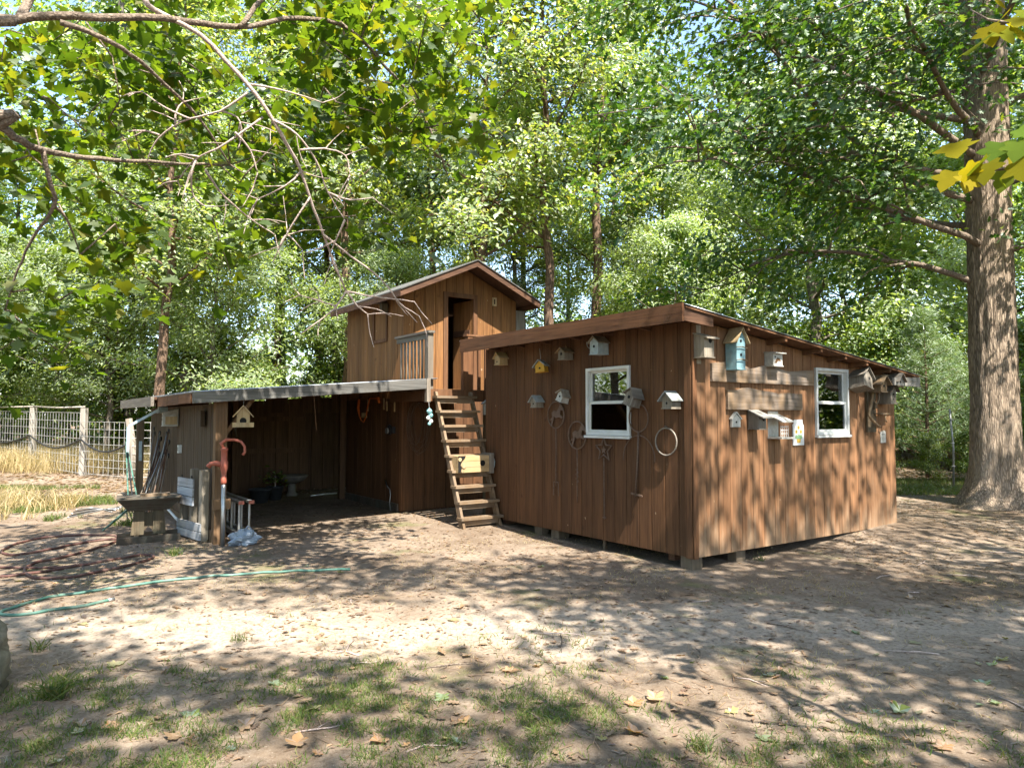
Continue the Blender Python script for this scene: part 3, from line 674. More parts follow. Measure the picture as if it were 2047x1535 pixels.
# ------------------------------------------------------------------ the ladder stair up to the deck
lad = thing('ladder_stair', 'steep weathered wooden ladder stair leading up to the loft deck', 'ladder', C3, (0, 0, TH))
LL, LR, LA_b, LA_t, LZt = -.68, -.06, 3.58, 4.41, 2.02
for b in (LL, LR):
    g0 = gz(*W(b, LA_b))-.03
    m = MB(); m.hexa([(b-.02, LA_b-.055, g0), (b+.02, LA_b-.055, g0), (b+.02, LA_b+.055, g0), (b-.02, LA_b+.055, g0)],
                     [(b-.02, LA_t-.045, LZt), (b+.02, LA_t-.045, LZt), (b+.02, LA_t+.03, LZt), (b-.02, LA_t+.03, LZt)])
    m.build('stringer', 'ladder_side', lad)
for i in range(9):
    t = .085+.108*i; z = LZt*t; a = LA_b+(LA_t-LA_b)*t
    tr = MB().box(LL-.035+RB.uniform(-.01, .01), LR+.045+RB.uniform(-.01, .01), a-.105, a+.045, z, z+.036).build('tread', 'ladder_wood', lad)
    MB().box(LL+.021, LR-.021, a-.06, a-.028, z-.075, z-.002).build('cleat', 'ladder_wood', tr)

# ------------------------------------------------------------------ things on and around the sheds
def gp(px, py, lift=0.0):        # where a measured direction meets the ground
    u = (px-1023.5)/1434; v = -(py-767.5)/1434
    d = Vector((u, math.cos(PITCH)-v*math.sin(PITCH), math.sin(PITCH)+v*math.cos(PITCH))); t = -CAM_H/d.z
    for _ in range(12): t = (gz(d.x*t, d.y*t)-CAM_H)/d.z
    x, y = d.x*t, d.y*t
    return Vector((x, y, gz(x, y)+lift))
ROT_A, ROT_B = TH-PI/2, TH
def on_wall(wall, u, z, out=0.0):
    """wall 'A': shaded long wall (u along a); 'B': sunlit wall (u along b); 'T': loft side; 'F': loft front"""
    if wall == 'A': x, y = W(-out, u); r = ROT_A
    elif wall == 'B': x, y = W(u, -out); r = ROT_B
    elif wall == 'T': x, y = W(TB0-out, u); r = ROT_A
    elif wall == 'F': x, y = W(u, TA0-out); r = ROT_B
    elif wall == 'L': x, y = W(LB0-out, u); r = ROT_A
    return (x, y, z), r
def disc(m, x, y, z, r, t=.006, k=12):      # disc facing -y
    return m.prism([(x+r*math.cos(2*PI*i/k), z+r*math.sin(2*PI*i/k)) for i in range(k)], 'y', y-t, y)
def birdhouse(label, wall, u, z, w, d, h, roof='gable', body='pine_grey', top='pine_grey', hole=(0, .55, .018), hole2=None, yaw=0, tilt=0,
              perch=False, over=.03, rise=None, back=None, hang=None, out=.006, door=None, floor=True, loc=None, rz=None, pitch=0, group='birdhouses on the shed walls'):
    if loc is None: loc, rz = on_wall(wall, u-(d*.65 if wall in 'ATL' else d*.95), z, out)
    t = thing('birdhouse', label, 'birdhouse', loc, (pitch, tilt, rz+yaw), group, .86 if wall == 'A' else .93)
    th = .012
    if roof == 'gable':
        rise = w*.5 if rise is None else rise
        MB().prism([(-w/2, 0), (w/2, 0), (w/2, h), (0, h+rise-th), (-w/2, h)], 'y', -d, -.002).build('body', body, t)
        for s in (-1, 1):
            L = Vector((s*(w/2+over), 0, h-over*rise/(w/2))); R = Vector((0, 0, h+rise)); n = Vector((s*rise, 0, w/2)).normalized()*th
            q = [(R.x, R.z), (L.x, L.z), (L.x+n.x, L.z+n.z), (R.x, R.z+th*1.25)]
            MB().prism(q, 'y', -d-over, .0).build('roof_board', top, t)
    else:            # slanted lid, lower at the front
        rise = h*.22 if rise is None else rise
        MB().prism([(-d, 0), (-.002, 0), (-.002, h+rise), (-d, h)], 'x', -w/2, w/2).build('body', body, t)
        sl = rise/d
        MB().prism([(-d-over*1.6, h-over*1.6*sl), (.0, h+rise), (.0, h+rise+.015), (-d-over*1.6, h-over*1.6*sl+.015)], 'x', -w/2-over*.5, w/2+over*.5).build('roof_board', top, t)
    if floor: MB().box(-w/2-.006, w/2+.006, -d-.012, -.001, -.012, -.0005).build('floor_board', body, t)
    for hl in (hole, hole2):
        if hl: disc(MB(), hl[0], -d-.0005, h*hl[1], hl[2], .004).build('entrance_hole', 'hole_black', t)
    if perch: MB().tube([(0, -d+.004, h*hole[1]-.045), (0, -d-.05, h*hole[1]-.045)], .004, 6).build('perch', 'pine_grey', t)
    if back: MB().box(-back[0]/2, back[0]/2, -.0, .016, -back[1], h+back[2]).build('back_board', body, t)
    if hang: MB().tube([(0, -d/2, h+rise), (0, -d/2, h+rise+hang)], .003, 5).build('hanger', 'grey_metal', t)
    return t
# on the shaded wall
birdhouse('small unpainted gabled birdhouse under the eave at the ladder end of the shaded wall', 'A', 3.62, 2.40, .15, .17, .12, hole=(-.0, .35, .014), body='pine_new', top='pine_new')
birdhouse('yellow birdhouse with grey lid hanging on a wire from the eave', 'A', 2.60, 2.24, .15, .16, .10, body='yellow_paint', top='grey_paint', hang=.19, hole=(0, .5, .016), out=.07, yaw=.5, tilt=-.12, over=.035)
t = birdhouse('rounded rustic birdhouse with curved bark lid beside the yellow one', 'A', 2.14, 2.38, .15, .17, .11, body='pine_grey', top='driftwood', hole=(0, .7, .022), over=.035, rise=.05)
MB().tube([(0, -.08, .17), (.01, -.08, .2)], .012, 7).build('knob', 'driftwood', t)
t = birdhouse('pale blue birdhouse with brown lid and curled wire hook under the eave', 'A', 1.50, 2.40, .17, .20, .17, body='pale_blue', top='pine_grey', hole=(0, .6, .02), rise=.07)
MB().tube([(-.09, -.12, .10), (-.16, -.12, .08), (-.23, -.12, .12), (-.25, -.12, .19)], .006, 6).build('hook', 'grey_metal', t)
birdhouse('small birdhouse with grey shingle lid above the first horse stake', 'A', 2.75, 1.77, .14, .15, .10, body='pine_grey', top='grey_paint', hole=(0, .5, .013), over=.035)
birdhouse('little pale birdhouse tipped sideways beside the window', 'A', 2.22, 1.83, .12, .15, .11, body='white_paint', top='pine_grey', hole=(0, .6, .016), tilt=.35, pitch=-.15)
birdhouse('large grey birdhouse tilted over the right edge of the shaded window', 'A', .93, 1.76, .15, .18, .15, body='weathered_z', top='weathered_y', hole=(0, .7, .022), tilt=.34, pitch=-.12, over=.035, out=.035)
birdhouse('birdhouse with pale grey lid near the shed corner above the plain ring', 'A', .34, 1.73, .16, .17, .12, body='pine_grey', top='grey_paint', hole=(0, .5, .015), over=.04)
# on the sunlit wall
birdhouse('tall bare wood nest box with long back board at the shed corner', 'B', .24, 2.27, .17, .16, .22, 'slant', body='pine_grey', top='pine_grey', hole=(.02, .84, .028), back=(.10, .07, .16), over=.04, rise=.05)
t = birdhouse('two-storey teal blue birdhouse with shingled lid standing on the live-edge board', 'B', .74, 2.16, .16, .16, .36, body='blue_paint', top='pine_new', hole=(0, .92, .018), hole2=(0, .46, .018), over=.04, rise=.12, out=.03)
for z in (.10, .25): MB().tube([(-.1, -.175, z), (.0, -.18, z+.012), (.1, -.175, z-.004)], .006, 6).build('twig_perch', 'driftwood', t)
t = birdhouse('white painted birdhouse with flat lid and bird picture above the board', 'B', 1.46, 2.23, .19, .13, .15, 'slant', body='white_paint', top='white_paint', hole=(-.06, .7, .012), rise=.01)
m = MB(); m.prism([(-.07, .03), (-.03, .03), (.0, .06), (.06, .055), (.03, .09), (-.01, .10), (-.04, .075)], 'y', -.1325, -.1305); m.build('painted_bird', 'print_brown', t)
birdhouse('flat white wooden birdhouse plaque on a stick below the live-edge board', 'B', .71, 1.52, .16, .03, .10, body='white_paint', top='white_paint', hole=(0, .6, .012), over=.012, rise=.07, floor=False)
birdhouse('dark weathered birdhouse with sloping lid below the lower live-edge board', 'B', 1.14, 1.50, .15, .16, .16, 'slant', body='weathered_z', top='weathered_x', hole=(.02, .7, .022), rise=.07, over=.05)
t = thing('bird_feeder', 'open bird feeder with white sloping lid and wire basket on the sunlit wall', 'feeder', *[q if i == 0 else (0, 0, q) for i, q in enumerate(on_wall('B', 1.40, 1.40, .004))])
MB().box(-.1, .1, -.0, .012, 0, .30).build('back_board', 'white_paint', t)
MB().box(-.11, .11, -.19, .0, -.02, .0).build('tray', 'white_paint', t)
MB().prism([(-.2, .17), (.0, .25), (.0, .265), (-.2, .185)], 'x', -.115, .115).build('roof_board', 'white_paint', t)
m = MB()
for z in (.04, .08, .12): m.tube([(-.07, -.15, z), (.07, -.15, z)], .004, 5)
for x in (-.07, -.035, 0, .035, .07): m.tube([(x, -.15, 0), (x, -.15, .13)], .004, 5)
m.build('wire_basket', 'sign_white', t)
t = thing('sunflower_plaque', 'white jar-shaped plaque printed with three sunflowers beside the feeder', 'plaque', *[q if i == 0 else (0, 0, q) for i, q in enumerate(on_wall('B', 1.89, 1.29, .004))])
MB().prism([(-.11, 0), (.11, 0), (.11, .24), (.085, .27), (.085, .31), (-.085, .31), (-.085, .27), (-.11, .24)], 'y', -.012, 0).build('board', 'sign_white', t)
for x, z in ((-.045, .165), (.0, .215), (.045, .165)):
    f = disc(MB(), x, -.0125, z, .026, .001, 9).build('flower', 'print_yellow', t); disc(MB(), x, -.014, z, .011, .001, 8).build('flower_centre', 'print_brown', f)
MB().prism([(-.075, .085), (-.03, .075), (.03, .075), (.075, .085), (.06, .13), (.02, .12), (0, .14), (-.02, .12), (-.06, .13)], 'y', -.0135, -.0125).build('leaf_print', 'print_green', t)
MB().prism([(-.03, .03), (.03, .03), (.045, .075), (-.045, .075)], 'y', -.0135, -.0125).build('pot_print', 'print_yellow', t)
def live_board(label, b0, b1, z0, tops):
    (loc, r) = on_wall('B', b0, z0, .004); t = thing('live_edge_board', label, 'board', loc, (0, 0, r), 'live-edge boards on the sunlit wall')
    L = b1-b0; n = len(tops); poly = [(0, 0), (L, 0.005)]+[(L*(1-i/(n-1)), tops[n-1-i]) for i in range(n)]
    m = MB()
    for i in range(n-1):
        x0, x1 = L*i/(n-1), L*(i+1)/(n-1)
        m.hexa([(x0, -.035, 0), (x1, -.035, 0), (x1, 0, 0), (x0, 0, 0)], [(x0, -.03, tops[i]), (x1, -.03, tops[i+1]), (x1, 0, tops[i+1]), (x0, 0, tops[i])])
    m.build('slab', 'live_edge', t); return t
live_board('long weathered live-edge board carrying the blue birdhouse', .28, 2.20, 2.02, [.20, .21, .215, .235, .25, .235, .19, .165, .175, .20, .21, .215, .205, .18, .165, .16, .165, .17, .18, .185, .19])
live_board('shorter weathered live-edge board hung below the long one', .54, 1.95, 1.715, [.215, .215, .22, .245, .25, .24, .225, .22, .215, .205, .19, .20, .205, .20, .195, .20])
birdhouse('dark grey birdhouse tipped on its side right of the sunlit window', 'B', 3.33, 1.98, .22, .24, .17, body='weathered_z', top='weathered_y', hole=(.03, .8, .02), tilt=.25, pitch=-.2, over=.035, out=.02)
t = birdhouse('rustic birdhouse with bark lid on the driftwood branch', 'B', 3.74, 1.97, .17, .2, .14, body='driftwood', top='driftwood', hole=(0, .6, .02), over=.05, out=.02)
birdhouse('purple-grey birdhouse hung at the far end of the sunlit wall', 'B', 4.02, 1.82, .16, .18, .20, body='weathered_z', top='dark_wood', hole=(0, .65, .018), hole2=(0, .3, .014), over=.04, out=.01)
birdhouse('small gabled birdhouse tucked under the low eave above the driftwood branch', 'B', 4.02, 2.05, .15, .15, .10, body='dark_wood_z', top='weathered_y', hole=(0, .6, .018), over=.045, out=.12)
t = thing('driftwood_branch', 'bent driftwood branch with a nest board fixed to the sunlit wall', 'branch', *[q if i == 0 else (0, 0, q) for i, q in enumerate(on_wall('B', 3.36, 1.45, .004))])
m = MB(); m.tube([(.17, -.06, .58), (.14, -.07, .45), (.06, -.08, .30), (.0, -.09, .21), (.05, -.10, .15), (.2, -.09, .08), (.34, -.06, .05)], [.016, .018, .02, .02, .02, .017, .012], 8); m.build('limb', 'driftwood', t, True)
m = MB(); m.tube([(.36, -.04, .55), (.3, -.07, .42), (.2, -.06, .27)], [.014, .012, .01], 7); m.build('limb', 'driftwood', t, True)
m = MB(); m.tube([(.15, -.05, .45), (.24, -.07, .36), (.27, -.06, .3)], .009, 7); m.build('limb', 'driftwood', t, True)
MB().box(.08, .30, -.03, -.004, -.02, .55).build('back_board', 'dark_wood_z', t)
MB().box(.24, .50, -.12, -.02, .22, .235).build('perch_board', 'driftwood', t)
m = MB(); m.tube([(.42, -.1, .22), (.40, -.1, .14), (.44, -.1, .12)], .009, 6); m.build('limb', 'driftwood', t, True)
m = MB(); m.tube([(.34, -.05, .60), (.38, -.1, .70), (.45, -.12, .75), (.56, -.12, .76)], .012, 7); m.build('limb', 'driftwood', t, True)
t = thing('white_plate', 'small white metal plate with three holes near the far shed edge', 'plate', *[q if i == 0 else (0, 0, q) for i, q in enumerate(on_wall('B', 3.88, 1.28, .004))])
MB().prism([(-.07, 0), (.07, 0), (.07, .15), (.03, .17), (-.07, .15)], 'y', -.006, 0).build('plate', 'white_paint', t)
for x in (-.035, 0, .035): disc(MB(), x, -.0065, .115, .009, .001, 8).build('hole', 'hole_black', t)
# rusted yard stakes on the shaded wall
def ring_pts(r, rz_, k=28, cx=0, cz=0, y=-.02): return [(cx+r*math.cos(2*PI*i/k), y, cz+rz_*math.sin(2*PI*i/k)) for i in range(k)]
HORSE = [(-.11, -.06), (-.06, -.02), (-.07, .03), (-.03, .05), (.02, .04), (.05, .08), (.07, .12), (.10, .10), (.13, .06), (.11, .05), (.08, .055), (.07, .01), (.12, -.02), (.10, -.035), (.05, -.02), (.0, -.03), (-.03, -.01), (-.04, -.05), (-.07, -.11), (-.085, -.10), (-.065, -.05), (-.09, -.05)]
def horse_stake(label, a, zc, zb):
    (loc, r) = on_wall('A', a, zb, .008); t = thing('yard_stake', label, 'yard stake', loc, (0, 0, r), 'rusted yard stakes on the shaded wall')
    h = zc-zb
    m = MB(); m.tube(ring_pts(.17, .175, cz=h), .0095, 7, closed=True); m.build('ring', 'rust_metal', t, True)
    MB().prism([(x*1.25, h+z*1.25-.005) for x, z in HORSE], 'y', -.024, -.016).build('horse_figure', 'rust_metal', t)
    m = MB(); m.tube([(0, -.02, h-.17), (.004, -.02, h*.5), (-.003, -.02, h*.22), (0, -.02, 0)], .007, 7); m.build('rod', 'rust_metal', t, True)
    return t
t = horse_stake('rusted ring stake with leaping horse, under the small grey-lidded birdhouse', 2.30, 1.66, .72)
MB().box(-.05, .05, -.028, -.008, .05, .06).build('crossbar', 'rust_metal', t)
for x in (-.05, .05): MB().tube([(x, -.02, .055), (x, -.02, -.12)], .006, 6).build('prong', 'rust_metal', t)
t = horse_stake('rusted ring stake with leaping horse on twisted rod, left of the star', 1.87, 1.40, .55)
m = MB(); m.tube([(.03*math.sin(i*1.3), -.02-.01*math.cos(i*1.3), .25+i*.012) for i in range(16)], .004, 5); m.build('twist', 'rust_metal', t, True)
(loc, r) = on_wall('A', 1.37, .40, .008); t = thing('star_stake', 'rusted open star on a long rod below the shaded window', 'yard stake', loc, (0, 0, r), 'rusted yard stakes on the shaded wall')
m = MB(); m.tube([((.15 if i % 2 == 0 else .065)*math.sin(i*PI/5), -.02, .84+(.15 if i % 2 == 0 else .065)*math.cos(i*PI/5)) for i in range(10)], .011, 6, closed=True); m.build('star_outline', 'rust_metal', t)
m = MB(); m.prism([((.05 if i % 2 == 0 else .022)*math.sin(i*PI/5), .83+(.05 if i % 2 == 0 else .022)*math.cos(i*PI/5)) for i in range(10)][::-1], 'y', -.026, -.014); m.build('inner_star', 'rust_metal', t)
MB().tube([(0, -.02, .74), (0, -.02, 0)], .007, 7).build('rod', 'rust_metal', t)
MB().box(-.03, .03, -.028, -.01, .01, .02).build('foot', 'rust_metal', t)
(loc, r) = on_wall('A', .80, .73, .008); t = thing('ring_hook_stake', 'tall rusted stake with a ring above a wide arched hook right of the window', 'yard stake', loc, (0, 0, r), 'rusted yard stakes on the shaded wall')
m = MB(); m.tube(ring_pts(.15, .16, cz=.89, cx=.02), .008, 7, closed=True); m.build('ring', 'rust_metal', t, True)
m = MB(); m.tube([(.02+.25*math.cos(q), -.02, .42+.27*math.sin(q)) for q in np.linspace(-.1, PI+.1, 20)], .006, 6); m.build('arch', 'rust_metal', t, True)
m = MB(); m.tube([(.02, -.02, .73), (.0, -.02, .4), (-.04, -.02, -.02)], .011, 8); m.build('rod', 'rust_metal', t, True)
m = MB(); m.bar((-.11, -.02, .02), (.07, -.02, .0), .012, .02); m.build('step_bar', 'rust_metal', t)
(loc, r) = on_wall('A', .36, 1.36, .008); t = thing('plain_ring', 'plain pale metal ring hung near the shed corner', 'ring', loc, (0, 0, r))
m = MB(); m.tube(ring_pts(.155, .15), .009, 8, closed=True); m.build('ring', 'dull_ring', t, True)
MB().tube([(0, .0, .165), (0, -.035, .172)], .004, 5).build('nail', 'grey_metal', t)
# around the loft and its lower room
birdhouse('white birdhouse hanging in the dark gap beside the ladder', 'F', .80, 1.72, .16, .16, .19, body='white_paint', top='grey_paint', hole=(0, .6, .0), hole2=None, over=.03, out=.25, yaw=-.35, loc=(*W(.20, 4.30), 1.68), rz=ROT_B, hang=.06, rise=.07)
t = thing('birdhouse', 'yellow pine birdhouse lying on its side on a ladder tread', 'birdhouse', (*W(-.66, 3.78), .83), (0, 0, TH+.02), 'birdhouses on the shed walls', 1.28)
BZ = .0
for i in range(3): MB().box(0, .42, -.02, -.001, BZ+i*.063, BZ+i*.063+.06).build('front_slat', 'pine_new_x', t)
MB().box(0.0, .42, .0, .13, BZ, BZ+.186).build('body', 'pine_new_x', t)
MB().box(.421, .47, -.05, .14, BZ-.02, BZ+.21).build('roof_board', 'weathered_z', t)
MB().lathe([(.10, 0), (.085, .02), (.04, .035), (.001, .04)], 14).build('roof_cap', 'pale_blue', t).matrix_local = Matrix.Translation((.4705, .04, BZ+.093)) @ Matrix.Rotation(PI/2, 4, 'Y')
disc(MB(), .33, -.0205, BZ+.10, .034, .004, 14).build('entrance_hole', 'hole_black', t)
m = MB()
m.prism([(.0, BZ+.0), (.035, BZ+.01), (.045, BZ+.05), (.03, BZ+.09), (.05, BZ+.13), (.085, BZ+.16), (.10, BZ+.19), (.0, BZ+.19)], 'y', -.026, -.021); m.build('carved_panel', 'hole_black', t)
for x, z, r_ in ((.07, .08, .03), (.02, .15, .022), (.055, .02, .02)): disc(MB(), x, -.0265, BZ+z, r_, .004, 12).build('knot_disc', 'pine_new', t)
t = thing('wooden_plaque', 'small framed wooden plaque right of the loft door', 'plaque', *[q if i == 0 else (0, 0, q) for i, q in enumerate(on_wall('F', 1.19, 3.64, .004))])
MB().box(-.045, .045, -.016, 0, 0, .15).build('board', 'pine_new', t); MB().box(-.012, .012, -.018, -.0161, .03, .12).build('slot', 'hole_black', t)
t = thing('rustic_birdhouse', 'small rustic birdhouse fixed above the loft shutter', 'birdhouse', *[q if i == 0 else (0, 0, q) for i, q in enumerate(on_wall('T', 6.18, 3.42, .028))])
MB().prism([(-.05, 0), (.05, 0), (.05, .16), (0, .22), (-.05, .16)], 'y', -.12, 0).build('body', 'dark_wood_z', t); MB().prism([(-.16, .15), (0, .235), (0, .25), (-.16, .165)], 'x', -.08, .08).build('roof_board', 'dark_wood', t)
# tools hung on the lower room's side wall
(loc, r) = on_wall('T', 7.1, 1.60, .006); t = thing('orange_strap', 'orange webbing strap hanging in a loop with a comb rake head', 'strap', loc, (0, 0, r))
m = MB(); m.tube([(-.22, -.03, .36), (-.26, -.03, .20), (-.20, -.03, .05), (-.10, -.035, -.03), (.0, -.035, -.06), (.10, -.03, .05), (.18, -.03, .25), (.26, -.03, .37), (.45, -.03, .36), (.62, -.03, .36), (.66, -.03, .28)], [.02, .026, .014, .01, .01, .01, .01, .01, .012, .028, .02], 7); m.build('strap', 'orange_strap', t, True)
MB().box(-.13, .10, -.03, -.01, .02, .05).build('comb_bar', 'pine_new', t)
for i in range(6): MB().box(-.12+i*.04, -.105+i*.04, -.025, -.012, .05, .11).build('tine', 'pine_new', t)
for a, z, hgt in ((6.95, 1.74, .2), (6.28, 1.76, .2), (6.16, 1.74, .16)):
    (loc, r) = on_wall('T', a, z, .006); t = thing('tool_handle', 'short wooden tool handle hung in the row beside the strap', 'tool', loc, (0, 0, r), 'wooden tools hung on the lower wall')
    m = MB(); m.tube([(0, -.02, 0), (.004, -.02, hgt*.5), (0, -.02, hgt)], [.014, .011, .013], 7); m.build('handle', 'pine_new', t, True)
(loc, r) = on_wall('T', 5.86, 1.72, .006); t = thing('wooden_mallet', 'wooden mallet with forked head hung near the lower corner', 'tool', loc, (0, 0, r))
m = MB(); m.tube([(0, -.02, 0), (0, -.02, .2)], .016, 8); m.build('handle', 'pine_new', t, True)
m = MB(); m.tube([(-.08, -.02, .27), (-.06, -.02, .22), (0, -.02, .20), (.06, -.02, .22), (.08, -.02, .27)], .016, 7); m.build('head', 'pine_new', t, True)
(loc, r) = on_wall('F', -.38, 1.05, .006); t = thing('wire_coil', 'loose coil of thin brown wire hung on the lower front wall', 'wire', loc, (0, 0, r))
for i in range(9):
    w_, h_ = .10+RB.uniform(0, .09), .30+RB.uniform(0, .14); cx = RB.uniform(-.05, .1)
    m = MB(); m.tube([(cx+w_*math.cos(q)+.01*math.sin(3*q+i), -.015-.004*i, .82-h_+h_*math.sin(q)) for q in np.linspace(0, 2*PI, 26)[:-1]], .0032, 5, closed=True); m.build('strand', 'rust_metal', t, True)
MB().tube([(.03, .0, .80), (.03, -.06, .82)], .006, 6).build('peg', 'grey_metal', t)
(loc, r) = on_wall('T', 5.98, 1.34, .006); t = thing('cord_reel', 'black cord reel with grey hub hung on the lower corner', 'reel', loc, (0, 0, r))
m = MB(); m.tube([(.06*math.cos(q), -.05, .08+.07*math.sin(q)) for q in np.linspace(0, 2*PI, 18)[:-1]], .022, 7, closed=True); m.build('coil', 'hose_black', t, True)
disc(MB(), -.05, -.06, .06, .05, .03, 12).build('hub', 'grey_metal', t); MB().box(.06, .12, -.06, -.0, .02, .13).build('bracket', 'hose_black', t)
(loc, r) = on_wall('T', 5.92, .02, .01); t = thing('loose_cable', 'stiff grey cable rising from the ground at the lower corner', 'cable', loc, (0, 0, r))
m = MB(); m.tube([(-.25, -.03, .52), (-.15, -.04, .44), (-.03, -.05, .40), (.02, -.06, .32), (-.01, -.06, .18), (.0, -.05, .05)], .009, 7); m.build('cable', 'grey_metal', t, True)
m = MB(); m.tube([(-.27, -.03, .54), (-.15, -.04, .44)], .012, 7); m.build('plug', 'hose_black', t, True)
t = thing('cloth_ornament', 'teal and white cloth ornament dangling beside the ladder top', 'ornament', (*W(-.78, 4.40), 1.62), (0, 0, TH))
for i, (x, z, s_, mt) in enumerate(((0, .10, .05, 'teal_cloth'), (.02, .04, .045, 'teal_cloth'), (-.02, .0, .035, 'sign_white'), (.03, -.05, .035, 'sign_white'), (.0, -.09, .03, 'teal_cloth'))):
    m = MB(); m.lathe([(.001, -s_), (s_*.7, -s_*.6), (s_*.9, 0), (s_*.5, s_*.7), (.001, s_)], 9, (x, 0, z)); m.build('fold', mt, t)
MB().tube([(0, 0, .14), (.0, .03, .27)], .003, 5).build('string', 'grey_metal', t)
# left end of the lean-to
t = birdhouse('cream birdhouse with arched opening hanging from the knee brace', None, 0, 0, .17, .13, .17, body='pine_new', top='pine_new', loc=(*W(-3.46, 4.50), 1.52), rz=ROT_B-.3, hole=(0, .4, .045), over=.045, rise=.10, hang=.11)
MB().box(-.14, .14, -.16, -.13, -.02, .045).build('front_rail', 'pine_new', t)
t = birdhouse('white birdhouse on a bracket high on the lean-to side wall', 'L', 7.35, 1.50, .2, .24, .22, 'slant', body='white_paint', top='grey_paint', hole=(0, .75, .02), hole2=(0, .45, .02), rise=.05, over=.05, out=.01, yaw=-.1)
MB().box(.101, .107, -.2, -.02, .02, .15).build('side_panel', 'pine_new', t)
t = thing('wall_bracket', 'pale metal angle bracket reaching out from the lean-to side wall', 'bracket', *[q if i == 0 else (0, 0, q) for i, q in enumerate(on_wall('L', 8.3, 1.2, .006))])
m = MB(); m.bar((-.05, -.55, .28), (.15, -.12, .56), .03, .04); m.build('arm', 'bracket_blue', t); MB().box(-.09, -.03, -.58, -.54, -.15, .27).build('drop_plate', 'bracket_blue', t); MB().box(.1, .2, -.14, .0, .5, .6).build('mount', 'bracket_blue', t)
t = thing('electric_box', 'small white outlet box on the lean-to side wall', 'outlet box', *[q if i == 0 else (0, 0, q) for i, q in enumerate(on_wall('L', 6.9, 1.08, .006))])
MB().box(-.04, .04, -.05, 0, 0, .12).build('box', 'white_vinyl', t); MB().box(-.025, .025, -.054, -.0505, .03, .09).build('cover', 'grey_paint', t)
# bundle of rods leaning on the rear of the side wall
RR = random.Random(11)
for i in range(22):
    a = 7.5+RR.uniform(0, 1.5); o = .18+RR.uniform(0, .35); b = LB0-.05-RR.uniform(0, .05)
    x0, y0 = W(b-o, a-RR.uniform(.2, .5)); x1, y1 = W(b, a); z1 = RR.uniform(.9, 1.55)
    t = thing('garden_rod', 'thin garden rod in the bundle leaning on the lean-to side wall', 'rod', (x0, y0, gz(x0, y0)), (0, 0, 0), 'rods leaning on the lean-to wall')
    m = MB(); m.tube([(0, 0, -.02), ((x1-x0)*.5, (y1-y0)*.5, z1*.5+RR.uniform(-.03, .03)), (x1-x0, y1-y0, z1)], RR.choice([.006, .009, .012]), 6); m.build('shaft', RR.choice(['grey_metal', 'rust_metal', 'weathered_z', 'hose_black', 'rafter']), t, True)
    m = MB(); m.tube([(x1-x0, y1-y0, z1-.05), (x1-x0, y1-y0, z1+.02)], .015, 7); m.build('cap', 'hose_black', t, True)
t = thing('standing_post', 'dark grey standing board at the rear corner of the lean-to', 'board', (*W(-4.0, 9.3), 0), (0, 0, TH))
MB().box(-.06, .06, -.03, .03, .0, 1.62).build('board', 'dark_wood_z', t); MB().box(-.02, .03, -.036, -.031, .85, 1.2).build('strip', 'bracket_blue', t)
t = thing('white_pipe', 'white plastic pipe lying along the foot of the lean-to wall', 'pipe', (*W(-3.85, 6.2), 0), (0, 0, TH))
m = MB(); m.tube([(-.02, -.6, .16), (-.03, -.3, .10), (-.04, .3, .14), (-.05, 1.1, .24), (-.06, 1.6, .27)], .02, 8); m.build('pipe', 'white_vinyl', t, True)
# trough table
t = thing('trough_table', 'dark wooden trough table on a pedestal with splayed feet beside the lean-to', 'table', (*W(-4.40, 5.50), gz(*W(-4.40, 5.50))), (0, 0, TH-.12), None, .88)
m = MB(); m.hexa([(-.27, -.12, .44), (.27, -.12, .44), (.27, .12, .44), (-.27, .12, .44)], [(-.43, -.30, .63), (.43, -.30, .63), (.43, .30, .63), (-.43, .30, .63)]); tb = m.build('trough', 'dark_wood', t)
for y in (-.26, -.13, 0, .13): MB().box(-.43, .43, y+.004, y+.122, .6305, .652).build('top_board', 'dark_wood', tb)
MB().box(-.12, .28, -.18, .02, .653, .69).build('loose_plank', 'ladder_wood', t)
for s in (-1, 1):
    m = MB(); m.hexa([(s*.15-.09, -.07, .08), (s*.15+.09, -.07, .08), (s*.15+.09, -.02, .08), (s*.15-.09, -.02, .08)], [(s*.13-.07, -.07, .439), (s*.13+.07, -.07, .439), (s*.13+.07, -.02, .439), (s*.13-.07, -.02, .439)]); m.build('leg', 'dark_wood_z', t)
m = MB(); m.prism([(-.2, .08), (-.1, .08), (0, .20), (.1, .08), (.2, .08), (.13, .4), (-.13, .4)], 'y', -.018, .02); m.build('web_panel', 'dark_wood_z', t)
for y0, y1 in ((-.34, -.30), (.12, .16)):
    m = MB(); m.hexa([(-.42, y0, -.05), (.42, y0, -.05), (.42, y1, -.05), (-.42, y1, -.05)], [(-.42, y0, .085), (.42, y0, .10), (.42, y1, .10), (-.42, y1, .085)]); m.build('foot', 'dark_wood', t)
for x in (-.16, .16): MB().box(x-.03, x+.03, -.299, .119, -.02, .079).build('foot_tie', 'dark_wood_z', t)
